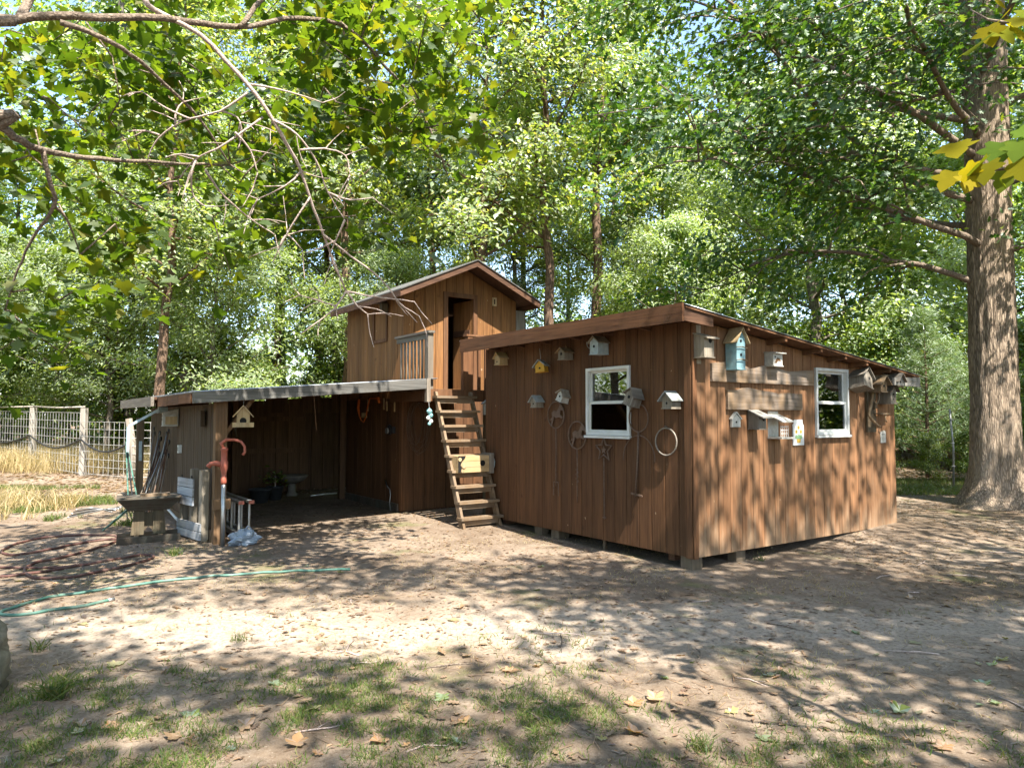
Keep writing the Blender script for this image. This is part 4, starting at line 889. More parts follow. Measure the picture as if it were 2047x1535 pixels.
# whitewashed slatted planter against the side wall
(loc, r) = on_wall('L', 5.60, .02, .17); t = thing('slat_planter', 'whitewashed slatted pallet planter against the lean-to side wall', 'planter', loc, (0, 0, r+.16))
for x in (.02, .36, .68): MB().box(x, x+.07, -.09, -.0, 0, .92 if x > .1 else .74).build('upright', 'pine_grey', t)
for z in (.44, .56, .68): MB().box(-.02, .52, -.115, -.091, z, z+.11).build('slat', 'whitewash', t)
for z in (.02, .13): MB().box(-.02, .78, -.115, -.091, z, z+.10).build('slat', 'whitewash', t)
MB().box(-.02, .78, -.09, -.01, .0, .018).build('bottom_board', 'pine_grey', t); MB().box(.755, .78, -.09, -.0, .02, .9).build('side_board', 'pine_grey', t)
for x in (.06, .40): MB().box(x, x+.05, -.0935, -.0905, .80, .83).build('strap_mark', 'hole_black', t)
# pitcher pump
PBX, PBY = W(-3.70, 4.47); t = thing('hand_pump', 'red cast iron hand pump on a tall grey pipe at the lean-to post', 'pump', (PBX, PBY, gz(PBX, PBY)), (0, 0, .2))
m = MB(); m.tube([(0, 0, -.05), (0, 0, .86)], .026, 12); m.build('pipe', 'galvanized', t, True)
m = MB(); m.lathe([(.028, .78), (.038, .80), (.038, .86), (.028, .88), (.032, .92), (.050, 1.0), (.050, 1.06), (.040, 1.08), (.038, 1.2), (.046, 1.21), (.046, 1.235), (.02, 1.25)], 14); m.build('body', 'red_iron', t, True)
m = MB(); m.tube([(-.03, 0, 1.03), (-.10, 0, 1.05), (-.16, 0, 1.04), (-.19, 0, 1.0)], [.038, .034, .030, .034], 10); m.build('spout', 'red_iron', t, True)
m = MB(); m.tube([(.0, 0, 1.22), (-.04, 0, 1.30), (.02, 0, 1.345), (.12, 0, 1.345), (.20, 0, 1.32), (.245, 0, 1.26), (.25, 0, 1.19), (.225, 0, 1.15)], [.02, .022, .022, .018, .017, .016, .016, .02], 9); m.build('handle', 'red_iron', t, True)
# inside the bay
t = thing('folded_ladder', 'grey aluminium ladder lying on edge inside the bay along the wall', 'ladder', (*W(-3.46, 4.62), .0), (0, 0, TH))
for y in (0, .13):
    for z in (.06, .50): m = MB(); m.box(y-.012, y+.05, 0, 3.3, z, z+.03 if z > .1 else z+.06); m.build('rail', 'aluminium', t)
    for k in range(9): MB().tube([(y+.02, .1+k*.38, .09), (y+.02, .1+k*.38, .5)], .016, 8).build('rung', 'aluminium', t)
for y in (0, .13): MB().box(y-.016, y+.054, -.012, -.001, .49, .535).build('end_cap', 'red_iron', t)
x0, y0 = W(-3.58, 4.42); t = thing('plastic_bag', 'crumpled pale blue plastic bag at the foot of the post', 'bag', (x0+.12, y0+.02, gz(x0, y0)), (0, 0, .4))
rg = np.random.default_rng(3); V = []; F = []; nu, nv = 14, 22
for i in range(nu+1):
    for j in range(nv):
        ph = PI*i/nu; q = 2*PI*j/nv; rr = 1+.22*math.sin(3*q+5*ph)+.12*math.sin(7*q-3*ph)+rg.uniform(-.09, .09)
        V.append((.17*rr*math.sin(ph)*math.cos(q), .10*rr*math.sin(ph)*math.sin(q), max(-.01, .085+.10*rr*math.cos(ph))))
for i in range(nu):
    for j in range(nv): F.append((i*nv+j, i*nv+(j+1) % nv, (i+1)*nv+(j+1) % nv, (i+1)*nv+j))
m = MB(); m.add(V, F); m.build('bag_body', 'bag_plastic', t); m = MB(); m.tube([(.0, 0, .17), (.05, .0, .24), (.10, 0, .19)], .012, 6); m.build('handle', 'bag_plastic', t, True)
def pot(label, b, a, r_, h_, mat, plant=None):
    x, y = W(b, a); t = thing('plant_pot', label, 'pot', (x, y, gz(x, y)-.005), (0, 0, 0))
    MB().lathe([(r_*.7, 0), (r_, h_*.9), (r_*1.08, h_*.9), (r_*1.08, h_), (r_*.9, h_), (r_*.85, h_*.85)], 18).build('pot_body', mat, t, True)
    if plant:
        rgp = np.random.default_rng(5); P = rgp.normal(size=(70, 3))*np.array([.11, .11, .08])+np.array([0, 0, h_+.16]); link('foliage', leaves('foliage', P, .11, T_QUAD, rgp, .5), 'leaf_shrub', t)
        MB().tube([(0, 0, h_*.8), (0, 0, h_+.2)], .01, 6).build('stem', 'bark_twig', t)
pot('wide dark plant pot on the bay floor', -2.15, 8.3, .19, .26, 'pot_dark'); pot('dark plant pot holding a bright leafy plant in the bay', -1.80, 8.55, .15, .26, 'pot_dark', True)
x, y = W(-1.35, 8.95); t = thing('bird_bath', 'shallow stone basin on a short stand in the bay', 'basin', (x, y, gz(x, y)-.005)); MB().lathe([(.10, 0), (.12, .03), (.08, .08), (.08, .24)], 14).build('stand', 'concrete', t, True); MB().lathe([(.06, .24), (.22, .30), (.31, .39), (.31, .41), (.27, .40), (.1, .34)], 24).build('bowl', 'concrete', t, True)
x, y = W(-.85, 8.6); t = thing('plastic_strip', 'pale plastic strip lying on the bay floor', 'strip', (x, y, gz(x, y)+.02), (0, 0, TH+.1)); m = MB(); m.tube([(-.25, 0, 0), (0, .02, .005), (.3, 0, .01)], .015, 7); m.build('strip', 'white_vinyl', t, True)
for b, a, z, hh in ((-2.35, 9.28, 1.25, .3), (-3.0, 9.68, 1.1, .25)):
    x, y = W(b, a); t = thing('hanging_strap', 'pale strap hanging from the rafters in front of the bay post' if b > -2.5 else 'pale strap hanging against the back wall of the bay', 'strap', (x, y, z), (0, 0, TH), 'straps hanging in the bay'); m = MB(); m.tube([(0, 0, hh+.2), (.005, -.01, hh*.6), (-.01, 0, .2), (.02, 0, 0)], [.006, .014, .02, .016], 6); m.build('strap', 'pine_grey', t, True)

# ------------------------------------------------------------------ hoses, stone, fence
def hose(name, label, pts, r_, mat, cat='hose'):
    P = [gp(x, y, r_*.9) for x, y in pts]; S = []
    n = len(P)
    for i in range(n-1):
        p0, p1, p2, p3 = P[max(i-1, 0)], P[i], P[i+1], P[min(i+2, n-1)]
        for k in range(8):
            t_ = k/8; q = .5*((2*p1)+(p2-p0)*t_+(2*p0-5*p1+4*p2-p3)*t_**2+(3*p1-p0-3*p2+p3)*t_**3); q.z = gz(q.x, q.y)+r_*.85; S.append(q)
    S.append(P[-1]); o = S[0].copy(); t = thing(name, label, cat, o)
    m = MB(); m.tube([q-o for q in S], r_, 8); m.build('hose', mat, t, True)
    d = (S[-1]-S[-2]).normalized(); m = MB(); m.tube([S[-1]-o-d*.01, S[-1]-o+d*.045], r_*1.25, 8); m.build('coupling', 'galvanized', t, True)
    return t
def z6(L): return [(x/2.741, 720+y/2.741) for x, y in L]
hose('garden_hose', 'dull red garden hose looped in two long coils on the dirt', z6([(640, 975), (620, 965), (450, 962), (250, 975), (110, 1005), (20, 1042), (15, 1062), (90, 1072), (250, 1045), (400, 1015), (560, 990), (640, 985), (655, 985), (600, 1012), (480, 1050), (340, 1085), (200, 1112), (140, 1145), (150, 1180), (210, 1200), (380, 1195), (560, 1160), (700, 1130), (820, 1095), (838, 1078), (780, 1072), (600, 1100), (400, 1135), (200, 1170), (60, 1188), (-60, 1192)]), .016, 'hose_red')
hose('garden_hose', 'second dull red hose strand crossing behind the coil', z6([(420, 1128), (300, 1140), (180, 1143), (60, 1140), (-80, 1142)]), .014, 'hose_red')
hose('garden_hose', 'green garden hose bent back on itself in front of the lean-to', [(700, 1140), (600, 1142), (480, 1150), (340, 1162), (220, 1178), (120, 1192), (40, 1212), (4, 1224), (6, 1231), (60, 1229), (150, 1216), (218, 1202)], .014, 'hose_green')
hose('garden_hose', 'thin pale green hose lying in the grass behind the trough table', [(255, 1003), (215, 1004), (172, 1003)], .012, 'hose_green')
for i in range(5):
    hose('loose_pipe', ['straight dull grey pipe in the heap behind the trough table', 'black pipe in the heap nearest the trough table', 'shiny galvanized pipe in the heap behind the trough table', 'second black pipe in the heap behind the trough table', 'short grey pipe on top of the heap behind the trough table'][i], [(135+i*4, 1036-i*4), (190, 1024-i*2), (246-i*6, 1012+i*3)], .011, ['grey_metal', 'hose_black', 'galvanized', 'hose_black', 'grey_metal'][i], 'pipe')['group'] = 'pipes heaped behind the trough table'
for i in range(3):
    x0, y0 = W(-4.3-.1*i, 7.2-.3*i); x1, y1 = W(-4.25, 9.1); t = thing('green_tubing', ['green tubing reaching up to the rear corner of the lean-to', 'black tubing between two green ones at the lean-to corner', 'green tubing farthest out from the lean-to wall'][i], 'tubing', (x0, y0, gz(x0, y0)), (0, 0, 0), 'tubing at the rear of the lean-to')
    m = MB(); m.tube([(-.2, -.3, .02), (0, 0, .3), ((x1-x0)*.5, (y1-y0)*.5, .75), ((x1-x0), (y1-y0), 1.15)], .012, 7); m.build('tube', 'hose_green' if i % 2 == 0 else 'hose_black', t, True)
# slab-sided garden stone at the left
t = thing('garden_stone', 'tan layered rock standing at the edge of the grass', 'rock', (-3.33, 4.32, gz(-3.33, 4.32)-.08), (0, 0, .3))
V = []; F = []; nu, nv = 30, 40
for i in range(nu+1):
    for j in range(nv):
        ph = PI*i/nu; q = 2*PI*j/nv; x = math.sin(ph)*math.cos(q); y = math.sin(ph)*math.sin(q); z = math.cos(ph)
        s_ = (z*.9+x*.55)*4.2; lay = abs(s_-math.floor(s_)-.5)*2
        rr = 1+.15*(1-lay**3)-.08+.42*(float(fbm(x*1.4+5, z*1.4+y*1.7, 4))-.5)
        V.append((.29*rr*np.sign(x)*abs(x)**.75, .22*rr*np.sign(y)*abs(y)**.8, .26+.30*rr*np.sign(z)*abs(z)**.8))
for i in range(nu):
    for j in range(nv): F.append((i*nv+j, i*nv+(j+1) % nv, (i+1)*nv+(j+1) % nv, (i+1)*nv+j))
m = MB(); m.add(V, F); m.build('stone', 'stone_tan', t, True)
# white wire fence on the left
FP = [(-17.3, 23.2), (-13.6, 20.4), (-10.75, 18.05), (-8.95, 17.0), (-5.6, 17.6)]
fence = thing('wire_fence', 'pale post-and-wire panel fence beyond the lean-to with dry grass behind', 'fence', (0, 0, 0))
for i, (x, y) in enumerate(FP):
    g0 = gz(x, y); h_ = 1.70 if i < 3 else 1.45
    if i == 3: m = MB(); m.tube([(x, y, g0-.1), (x+.02, y, g0+.6), (x-.12, y, g0+1.45)], [.10, .085, .075], 10); m.build('post', 'weathered_z', fence, True)
    else: MB().box(x-.062, x+.062, y-.062, y+.062, g0-.1, g0+h_).build('post', 'fence_white', fence)
for i in range(4):
    p, q = Vector((*FP[i], 0)), Vector((*FP[i+1], 0)); L = (q-p).length; d = (q-p)/L; nrm = Vector((d.y, -d.x, 0))*.095
    if nrm.y > 0: nrm = -nrm
    gp0, gp1 = gz(*FP[i]), gz(*FP[i+1]); top = 1.58 if i < 2 else 1.36
    m = MB(); nV = max(4, int(L/.2)); nH = 8
    for k in range(nV+1):
        c = p+d*(L*k/nV)+nrm; g0 = gp0+(gp1-gp0)*k/nV; m.tube([(c.x, c.y, g0+.06), (c.x, c.y, g0+top)], .0055, 4)
    for k in range(nH):
        z = .08+(top-.08)*k/(nH-1); a_, b_ = p+nrm, q+nrm; m.tube([(a_.x, a_.y, gp0+z), (b_.x, b_.y, gp1+z)], .0055, 4)
    m.build('wire_panel', 'wire_steel', fence)
    if i < 2:
        m = MB(); m.tube([(p.x, p.y, gp0+1.73), ((p.x+q.x)/2, (p.y+q.y)/2, (gp0+gp1)/2+1.70), (q.x, q.y, gp1+1.73)], .02, 7); m.build('top_rail', 'fence_white', fence, True)
t = thing('black_hose', 'black hose sagging along the wire fence', 'hose', (0, 0, 0)); P = []
for i in range(3):
    p, q = FP[i], FP[i+1]
    for k in range(10):
        s_ = k/10; x = p[0]+(q[0]-p[0])*s_; y = p[1]+(q[1]-p[1])*s_-.13; P.append((x, y, gz(x, y)+.92-.28*math.sin(PI*s_)))
m = MB(); m.tube(P, .022, 7); m.build('hose', 'hose_black', t, True)
t = thing('fence_stake', 'thin metal fence stake standing near the pine sapling', 'stake', (9.55, 15.6, gz(9.55, 15.6)-.05)); m = MB(); m.tube([(0, 0, 0), (.02, 0, .9), (-.04, 0, 1.75)], .022, 7); m.build('stake', 'grey_metal', t, True)
for z in (.5, 1.0, 1.5): MB().box(-.03, .03, -.03, .03, z, z+.02).build('clip', 'galvanized', t)

def openness(x, y):  # chosen sun patches: leaf clumps whose shadow would land there are left out
    o = .31+.75*(fbm(x*.45+3.1, y*.6+8.2, 13, 3)-.5)
    o = o+1.6*np.exp(-(((x+1.5)/2.3)**2+((y-5.75)/1.05)**2)**2)+.7*np.exp(-(((x-.3)/.9)**2+((y-4.95)/.35)**2)**2)
    o = o+.12*np.exp(-(((x+2.3)/1.6)**2+((y-3.7)/.9)**2))+.15*np.exp(-(((x+1.8)/2.5)**2+((y-9.0)/1.6)**2))
    o = o+.7*np.exp(-(((x-1.5)/.8)**2+((y-8.4)/.7)**2))
    o = o-.20*np.exp(-(((x-3.6)/2.6)**2+((y-5.2)/2.4)**2))
    o = o+.42*np.exp(-(((x-4.0)/2.5)**2+((y-9.6)/1.8)**2))+.5*np.exp(-(((x+2.2)/1.6)**2+((y-14.5)/2.0)**2))+.10*np.exp(-(((x-5.0)/2.0)**2+((y-7.6)/.9)**2))
    return o
# ------------------------------------------------------------------ trees
def limb_path(rg, p, d, L, n=6, up=.15, wob=.22, droop=0.0):
    P = [np.array(p, float)]; d = np.array(d, float); d /= np.linalg.norm(d)
    for i in range(n):
        d = d+rg.normal(size=3)*wob*.5+np.array([0, 0, up*(1-i/n)-droop*(i/n)]); d /= np.linalg.norm(d); P.append(P[-1]+d*L/n)
    return P
def taper(r0, r1, n): return [r0+(r1-r0)*i/(n-1) for i in range(n)]
def broad_tree(seed, H, r, cb, R, nleaf, T, size, lmat, bmat, name, profile='round', nlimb=26, up=.25, sides=9, spread=.45, fork=False):
    rg = np.random.default_rng(seed); mb = MB(); tips = []
    n = 12; tr = [np.array([0, 0, -.2])]
    lean = rg.normal(size=2)*.012
    for i in range(1, n+1):
        z = H*.93*i/n; tr.append(np.array([lean[0]*z*z*.15+rg.normal()*.06, lean[1]*z*z*.15+rg.normal()*.06, z]))
    rad = [r*1.5]+[r*(1-.9*(i/n)**1.1) for i in range(1, n+1)]
    mb.tube(tr, rad, sides)
    def tp(z): 
        f = z/(H*.93)*n; i = int(min(max(f, 0), n-1)); return tr[i]+(tr[i+1]-tr[i])*(f-i)
    for k in range(nlimb):
        f = (k+rg.uniform(0, .9))/nlimb; z = cb+(H*.95-cb)*f
        pr = {'round': math.sin(PI*min(1, .22+.78*f))**.6, 'cone': 1-.8*f, 'top': .55+.45*math.sin(PI*f)}[profile]
        L = R*pr*rg.uniform(.7, 1.15)*1.05; az = k*2.4+rg.uniform(-.5, .5)
        d = (math.cos(az), math.sin(az), up+.5*f); p0 = tp(z); P = limb_path(rg, p0, d, L, 5, .1)
        r0 = max(.018, r*.30*(1-.6*f)); mb.tube(P, taper(r0, .008, 6), 5)
        for j in range(6):
            q = rg.uniform(.3, 1.0); i = int(q*4.99); b = P[i]+(P[i+1]-P[i])*(q*5-i)
            dd = np.array([math.cos(az), math.sin(az), 0])*.6+rg.normal(size=3)*.7; dd[2] = abs(dd[2])*.4+.0
            S = limb_path(rg, b, dd, L*rg.uniform(.2, .42), 3, .05); mb.tube(S, taper(r0*.4, .006, 4), 4); tips += [S[-1], S[1]]
        tips.append(P[-1])
    tips = np.array(tips); m_ = max(4, nleaf//len(tips))
    w = rg.uniform(.15, 1.0, len(tips))**2+.05; cnt = (w/w.sum()*nleaf).astype(int)
    P = np.repeat(tips, cnt, 0); P = P+rg.normal(size=P.shape)*np.array([spread, spread, spread*.55])
    P = P[P[:, 2] > cb*.6]
    rad_ = P*np.array([1, 1, 0]); rad_ = rad_/(np.linalg.norm(rad_, axis=1)[:, None]+.3)
    me = leaves('crown', P, size, T, rg, .30, .5, rad_*.60)
    t = thing(name, 'x', 'tree'); link('crown', me, lmat, t); mb.build('trunk', bmat, t, True)
    return t
protos = [
    broad_tree(1, 19, .27, 4.2, 4.3, 22000, T_QUAD, .19, 'leaf_forest_a', 'bark_grey', 'broadleaf_tree'),
    broad_tree(2, 21, .24, 6.5, 3.7, 19000, T_LONG, .23, 'leaf_forest_c', 'bark_grey', 'broadleaf_tree', 'top'),
    broad_tree(3, 9.5, .13, 1.6, 3.4, 24000, T_LONG, .17, 'leaf_forest_b', 'bark_grey', 'broadleaf_tree', spread=.36),
    broad_tree(4, 22, .22, 9, 2.9, 18000, T_LONG, .26, 'leaf_pine', 'bark_pine', 'pine_tree', 'cone', spread=.38),
    broad_tree(5, 14, .20, 2.8, 3.9, 23000, T_QUAD, .17, 'leaf_forest_b', 'bark_grey', 'broadleaf_tree', spread=.42),
    broad_tree(6, 5.2, .06, .5, 2.0, 9000, T_QUAD, .15, 'leaf_shrub', 'bark_grey', 'understory_shrub', nlimb=14, spread=.35),
    broad_tree(9, 17, .17, 5.5, 3.2, 15000, T_QUAD, .17, 'leaf_forest_c', 'bark_pine', 'broadleaf_tree', spread=.42),
]
LBL = ['tall broadleaf tree with a deep green crown in the woods behind the sheds', 'tall slim-trunked tree with yellow-green upper crown in the woods',
       'low spreading tree with silvery sunlit leaves at the woodland edge', 'tall pine with a bare reddish trunk and feathery crown in the woods',
       'middle-height tree with pale green sunlit foliage behind the sheds', 'bushy young tree filling the gap between woodland trunks', 'lean woodland tree with a reddish trunk and light open crown']
GRP = ['tall trees of the woods behind', 'slim yellow-green trees of the woods', 'low silvery trees at the woodland edge', 'pines of the woods', 'middle trees of the woods', 'bushes under the woods', 'lean reddish trees of the woods']
CAT = ['tree', 'tree', 'tree', 'tree', 'tree', 'shrub', 'tree']
used = [False]*len(protos)
RT = random.Random(21)
def place(k, x, y, s=1.0, rz=None, label=None, group=None):
    o = protos[k] if not used[k] else copy_tree(protos[k]); used[k] = True
    o.location = (x, y, gz(x, y)-.05); o.rotation_euler = (0, 0, RT.uniform(0, 6.28) if rz is None else rz)
    sz = s*RT.uniform(.92, 1.08); o.scale = (s, s, sz)
    tag(o, label or LBL[k], CAT[k]); o['group'] = group or GRP[k]
    return o
def one(o): 
    if 'group' in o.keys(): del o['group']
    return o
# trees that can be told apart
one(place(0, -13.6, 24.5, 1.15, label='thick dark trunk rising directly behind the white wire fence'))
one(place(6, -1.05, 21.5, 1.05, label='tall tree with forked trunk rising right behind the loft roof'))
one(place(6, 1.15, 22.0, 1.1, label='lean reddish-trunked tree just right of the loft gable'))
one(place(4, 10.2, 24.0, 1.1, label='dark-trunked tree seen above the sunlit wall of the shed'))
one(place(4, -10.5, 23.0, 1.0, label='pale-leaved tree whose trunk stands behind the lean-to roof'))
for x, y, s in ((-8.3, 19.8, .80), (-12.6, 22.4, .86), (-16.6, 21.5, .9), (-4.2, 24, .8), (5.2, 23.5, .8)): place(2, x, y, s)
for x, y in ((-19, 27), (5.6, 27), (15, 22.5), (-7.0, 28.5), (13.5, 29), (-22, 22), (7.9, 30.5)): place(4, x, y, RT.uniform(.8, 1.0))
for x, y in ((-16.5, 31), (-4.6, 33), (9.0, 36), (19, 29), (-25, 32), (-11.5, 36), (3.0, 38), (24, 36), (17.5, 18.5)): place(0, x, y, RT.uniform(.9, 1.1)*(.78 if y > 30 else 1))
for x, y in ((.2, 31.5), (-7.6, 34.5), (5.6, 34), (-20.5, 37), (12.2, 40), (-1.9, 37.5), (-13.5, 29.5), (21, 40)): place(1, x, y, RT.uniform(.9, 1.1)*(.78 if y > 30 else 1))
for x, y in ((2.9, 25.2), (-3.2, 28.6), (-10.0, 30.5), (16.5, 33), (-17.8, 34.5), (.6, 33)): place(3, x, y, RT.uniform(.85, 1.05))
for x, y in ((-5.7, 24.8), (4.4, 30), (10.9, 31.5), (-15, 27), (-8.3, 31), (14.8, 27)): place(6, x, y, RT.uniform(.95, 1.2))
for i in range(46):
    y = RT.uniform(22.5, 37); x = (i/45*2-1)*y*.86+RT.uniform(-.8, .8)
    place(5, x, y, RT.uniform(.55, 1.05))
# trees on the near side, out of the picture, that the window glass reflects
for x, y, k in ((-17, 6, 0), (-14, -3, 4), (-20, 13, 4), (-9, -9, 0)):
    o = place(k, x, y, 1.0, label='broad yard tree facing the shaded wall across the clearing', group='trees across the clearing')
for x, y, k in ((16.5, 9.5, 4), (19, 13.5, 0), (17.5, 5, 4), (22, 10, 4), (15, 12.8, 2), (15, 7.2, 5), (14.5, 10.4, 5)):
    o = place(k, x, y, 1.0, label='green yard tree facing the sunlit wall beyond the oak', group='trees facing the sunlit wall')

one(place(6, -8.75, 17.9, .85, label='lean tan-trunked tree standing just behind the lean-to roof'))
# the far wood, one mass of leaves behind the trees
rg = np.random.default_rng(40); n = 150000
ang = rg.uniform(-PI, PI, n); rad = rg.uniform(41, 58, n); hh = rg.uniform(0, 1, n)**1.15*(7.5+1.5*np.sin(ang*9)+1.5*np.sin(ang*23+1))
P = np.stack([rad*np.sin(ang), rad*np.cos(ang), hh+.4], 1)
cl = fbm(ang*30, hh*.5, 7); P = P[cl > .40]
tag(link('far_wood', leaves('far_wood', P, .5, T_QUAD, rg, .4, .3), 'leaf_forest_a'), 'distant green wood closing the view behind the trees', 'wood', kind='stuff')

# ------------------------------------------------------------------ pine sapling and low shrubs by the right-hand gap
def needle_pine(x, y, H, R, label):
    rg = np.random.default_rng(int(x*100)); t = thing('pine_sapling', label, 'tree', (x, y, gz(x, y)-.03)); mb = MB(); mb.tube([(0, 0, 0), (.03, 0, H*.5), (0, .02, H)], [.05, .035, .008], 7); C_ = []
    for k in range(70):
        f = k/70; z = H*(.12+.86*f); L = R*(1-f)**.8*rg.uniform(.7, 1.1)+.12; az = k*2.4
        S = limb_path(rg, (0, 0, z), (math.cos(az), math.sin(az), .15), L, 4, .1, .15); mb.tube(S, taper(.012, .004, 5), 4)
        for q in np.linspace(.35, 1, 7): i = min(int(q*4), 3); C_.append(S[i]+(S[i+1]-S[i])*(q*4-i))
    C_ = np.array(C_); P = np.repeat(C_, 34, 0)+rg.normal(size=(len(C_)*34, 3))*.07
    T = (np.array([(0, -.035, 0), (0, .035, 0), (1, 0, -.1)]), np.array([(0, 1, 2)]))
    link('crown', leaves('crown', P, .14, T, rg, .3, -.3), 'leaf_pine', t); mb.build('trunk', 'bark_pine', t, True)
needle_pine(10.15, 17.6, 4.2, 1.5, 'soft young pine beside the far end of the shed')
needle_pine(11.9, 19.6, 3.6, 1.3, 'second young pine behind the metal fence stake')
for i, (x, y, s) in enumerate(((9.6, 16.6, .22), (10.4, 16.4, .25), (11.3, 16.7, .24), (12.2, 16.9, .26), (9.0, 17.6, .3), (13.0, 18.6, .5), (12.3, 20.6, .7), (14.6, 20.5, .8), (8.2, 19.2, .5), (11.0, 21.5, .8))):
    place(5, x, y, s, label='low yellow-green shrub by the young pines', group='shrubs by the young pines')

# ------------------------------------------------------------------ the great oak on the right
OX, OY = 8.58, 12.75; OZ = gz(OX, OY)
oak = thing('oak_tree', 'massive oak with flared grey-brown trunk and lobed leaves standing right of the shed', 'tree', (OX, OY, OZ))
V = []; F = []; k = 64; rows = 150
for i in range(rows+1):
    z = -.15+12.5*(i/rows)**1.35; r0 = .36*(1-.010*max(0, z))
    fl = .36*math.exp(-max(0, z+.05)/.30)+.05*math.exp(-max(0, z)/1.5)
    cx = -.004*z+.03*math.sin(z*.35); cy = .03*math.sin(z*.5)
    for j in range(k):
        q = 2*PI*j/k; lobe = .5+.5*math.cos(5*q+.7)+.4*math.cos(3*q+1.9)
        fur = (abs(math.sin(13*q+2.2*math.sin(z*1.3+q*3)+.8*math.sin(z*4.1)))-.5)*.030+(float(vnoise(q*9, z*2.2, 3))-.5)*.035
        rr = r0+fl*(.55+.75*max(0, lobe))+fur
        V.append((cx+rr*math.cos(q), cy+rr*math.sin(q), z))
for i in range(rows):
    for j in range(k): F.append((i*k+j, i*k+(j+1) % k, (i+1)*k+(j+1) % k, (i+1)*k+j))
m = MB(); m.add(V, F); m.build('trunk', 'bark_oak', oak, True)
rg = np.random.default_rng(77); tips = []
LIMBS = [(3.9, (-.9, .25, .1), 5.2), (4.6, (-.75, -.45, .2), 6.3), (5.4, (-1, -.15, .22), 7.6), (6.2, (-.8, -.6, .25), 7.4), (6.9, (-1, .25, .3), 7.6), (7.6, (-.45, -.85, .3), 6.5), (8.2, (-.95, -.3, .4), 7.2),
         (9.0, (-.7, .6, .5), 6.0), (9.6, (-.3, -.9, .55), 5.5), (10.3, (-.9, -.1, .7), 5.2), (4.4, (.8, -.5, .2), 5.0), (5.6, (.9, .3, .25), 6.0), (7.0, (.8, -.6, .35), 5.5), (8.4, (.5, .8, .4), 6), (9.8, (.6, -.4, .8), 5), (11.5, (-.2, .1, 1), 5),
         (5.0, (-.55, .8, .25), 6.0), (7.3, (-.75, .65, .3), 6.5), (5.8, (-.95, -.4, .05), 6.6), (6.6, (-.6, -.75, .1), 6.2)]
for z, d, L in LIMBS:
    P = limb_path(rg, (-.02*z, 0, z), d, L, 9, .05, .2, .10); m = MB(); m.tube(P, taper(.042+.030*(L/8), .009, 10), 8)
    for j in range(17):
        q = rg.uniform(.22, 1.0); i = min(int(q*9), 8); b = P[i]+(P[i+1]-P[i])*(q*9-i); hd = np.array(d)/np.linalg.norm(d)
        sd = hd*.5+rg.normal(size=3)*.75; sd[2] = rg.uniform(-.15, .4)
        S = limb_path(rg, b, sd, rg.uniform(.8, 2.2), 4, .0, .25, .45); m.tube(S, taper(.028*(1.2-q*.6), .006, 5), 5); tips += [S[-1], S[2], S[3]]
    m.build('limb', 'bark_limb', oak, True)
tips = np.array(tips); keep = np.ones(len(tips), bool)
wx = tips[:, 0]+OX; wy = tips[:, 1]+OY; wz = tips[:, 2]+OZ
keep &= wz > 3.4
keep &= ~((wy < 11.0) & (wz < 4.0+ .12*np.clip(wx-1, 0, 9)*0))       # keeps the shed roof clear
tips = tips[keep]; cnt = rg.integers(18, 62, len(tips)); cnt[rg.uniform(size=len(tips)) < .14] = 0
P = np.repeat(tips, cnt, 0); P = P+rg.normal(size=P.shape)*np.array([.33, .33, .20])
rad_ = P*np.array([1, 1, 0]); rad_ = rad_/(np.linalg.norm(rad_, axis=1)[:, None]+.3)
link('crown', leaves('crown', P, .155, T_OAK, rg, .32, .7, rad_*.45), 'leaf_oak', oak)

# ------------------------------------------------------------------ near maple whose boughs hang in from the left
MX, MY = -6.3, 3.6
maple = thing('maple_tree', 'near maple with broad translucent leaves and one bare dead bough over the yard', 'tree', (0, 0, 0))
m = MB(); m.tube([(MX, MY, gz(MX, MY)-.2), (MX+.05, MY, 2), (MX, MY+.1, 5), (MX-.1, MY, 9), (MX, MY, 12)], [.34, .24, .21, .15, .05], 14); m.build('trunk', 'bark_grey', maple, True)
def pxpath(L): return [at(*q) for q in L]
nodes_m = []
def bough(L, r0, r1, mat='bark_limb', root=None, name='limb'):
    P = pxpath(L); P = ([Vector(root)] if root else [])+P; Q = []
    for i in range(len(P)-1):
        p0, p1, p2, p3 = P[max(i-1, 0)], P[i], P[i+1], P[min(i+2, len(P)-1)]
        for k_ in range(4):
            t_ = k_/4; Q.append(.5*((2*p1)+(p2-p0)*t_+(2*p0-5*p1+4*p2-p3)*t_**2+(3*p1-p0-3*p2+p3)*t_**3)+Vector((RT.uniform(-1, 1), RT.uniform(-1, 1), RT.uniform(-1, 1)))*r0*.25)
    Q.append(P[-1]); m = MB(); m.tube(Q, taper(r0, r1, len(Q)), 8 if r0 > .012 else 5); m.build(name, mat, maple, True)
    return Q
nodes_m += bough([(-60, 45, 4.2), (0, 40, 4.3), (150, 34, 4.5), (330, 38, 4.9), (470, 55, 5.2), (600, 36, 5.6), (700, 62, 6.0), (775, 140, 6.3), (830, 200, 6.5), (870, 280, 6.6), (895, 350, 6.7)], .033, .006, root=(MX, MY, 3.6))
nodes_m += bough([(-60, 235, 4.5), (0, 255, 4.6), (60, 290, 4.8), (110, 305, 5.0), (200, 318, 5.4), (330, 325, 6.0), (460, 330, 6.6)], .037, .009, root=(MX, MY, 2.6))
nodes_m += bough([(85, 300, 4.9), (100, 370, 5.0), (110, 410, 5.1), (70, 470, 5.2), (35, 540, 5.3), (10, 620, 5.4)], .018, .006)
nodes_m += bough([(110, 410, 5.1), (140, 450, 5.3), (160, 510, 5.6)], .010, .004)
nodes_m += bough([(120, 45, 4.45), (220, 85, 4.6), (300, 140, 4.9), (400, 240, 5.3), (460, 330, 5.6)], .020, .006)
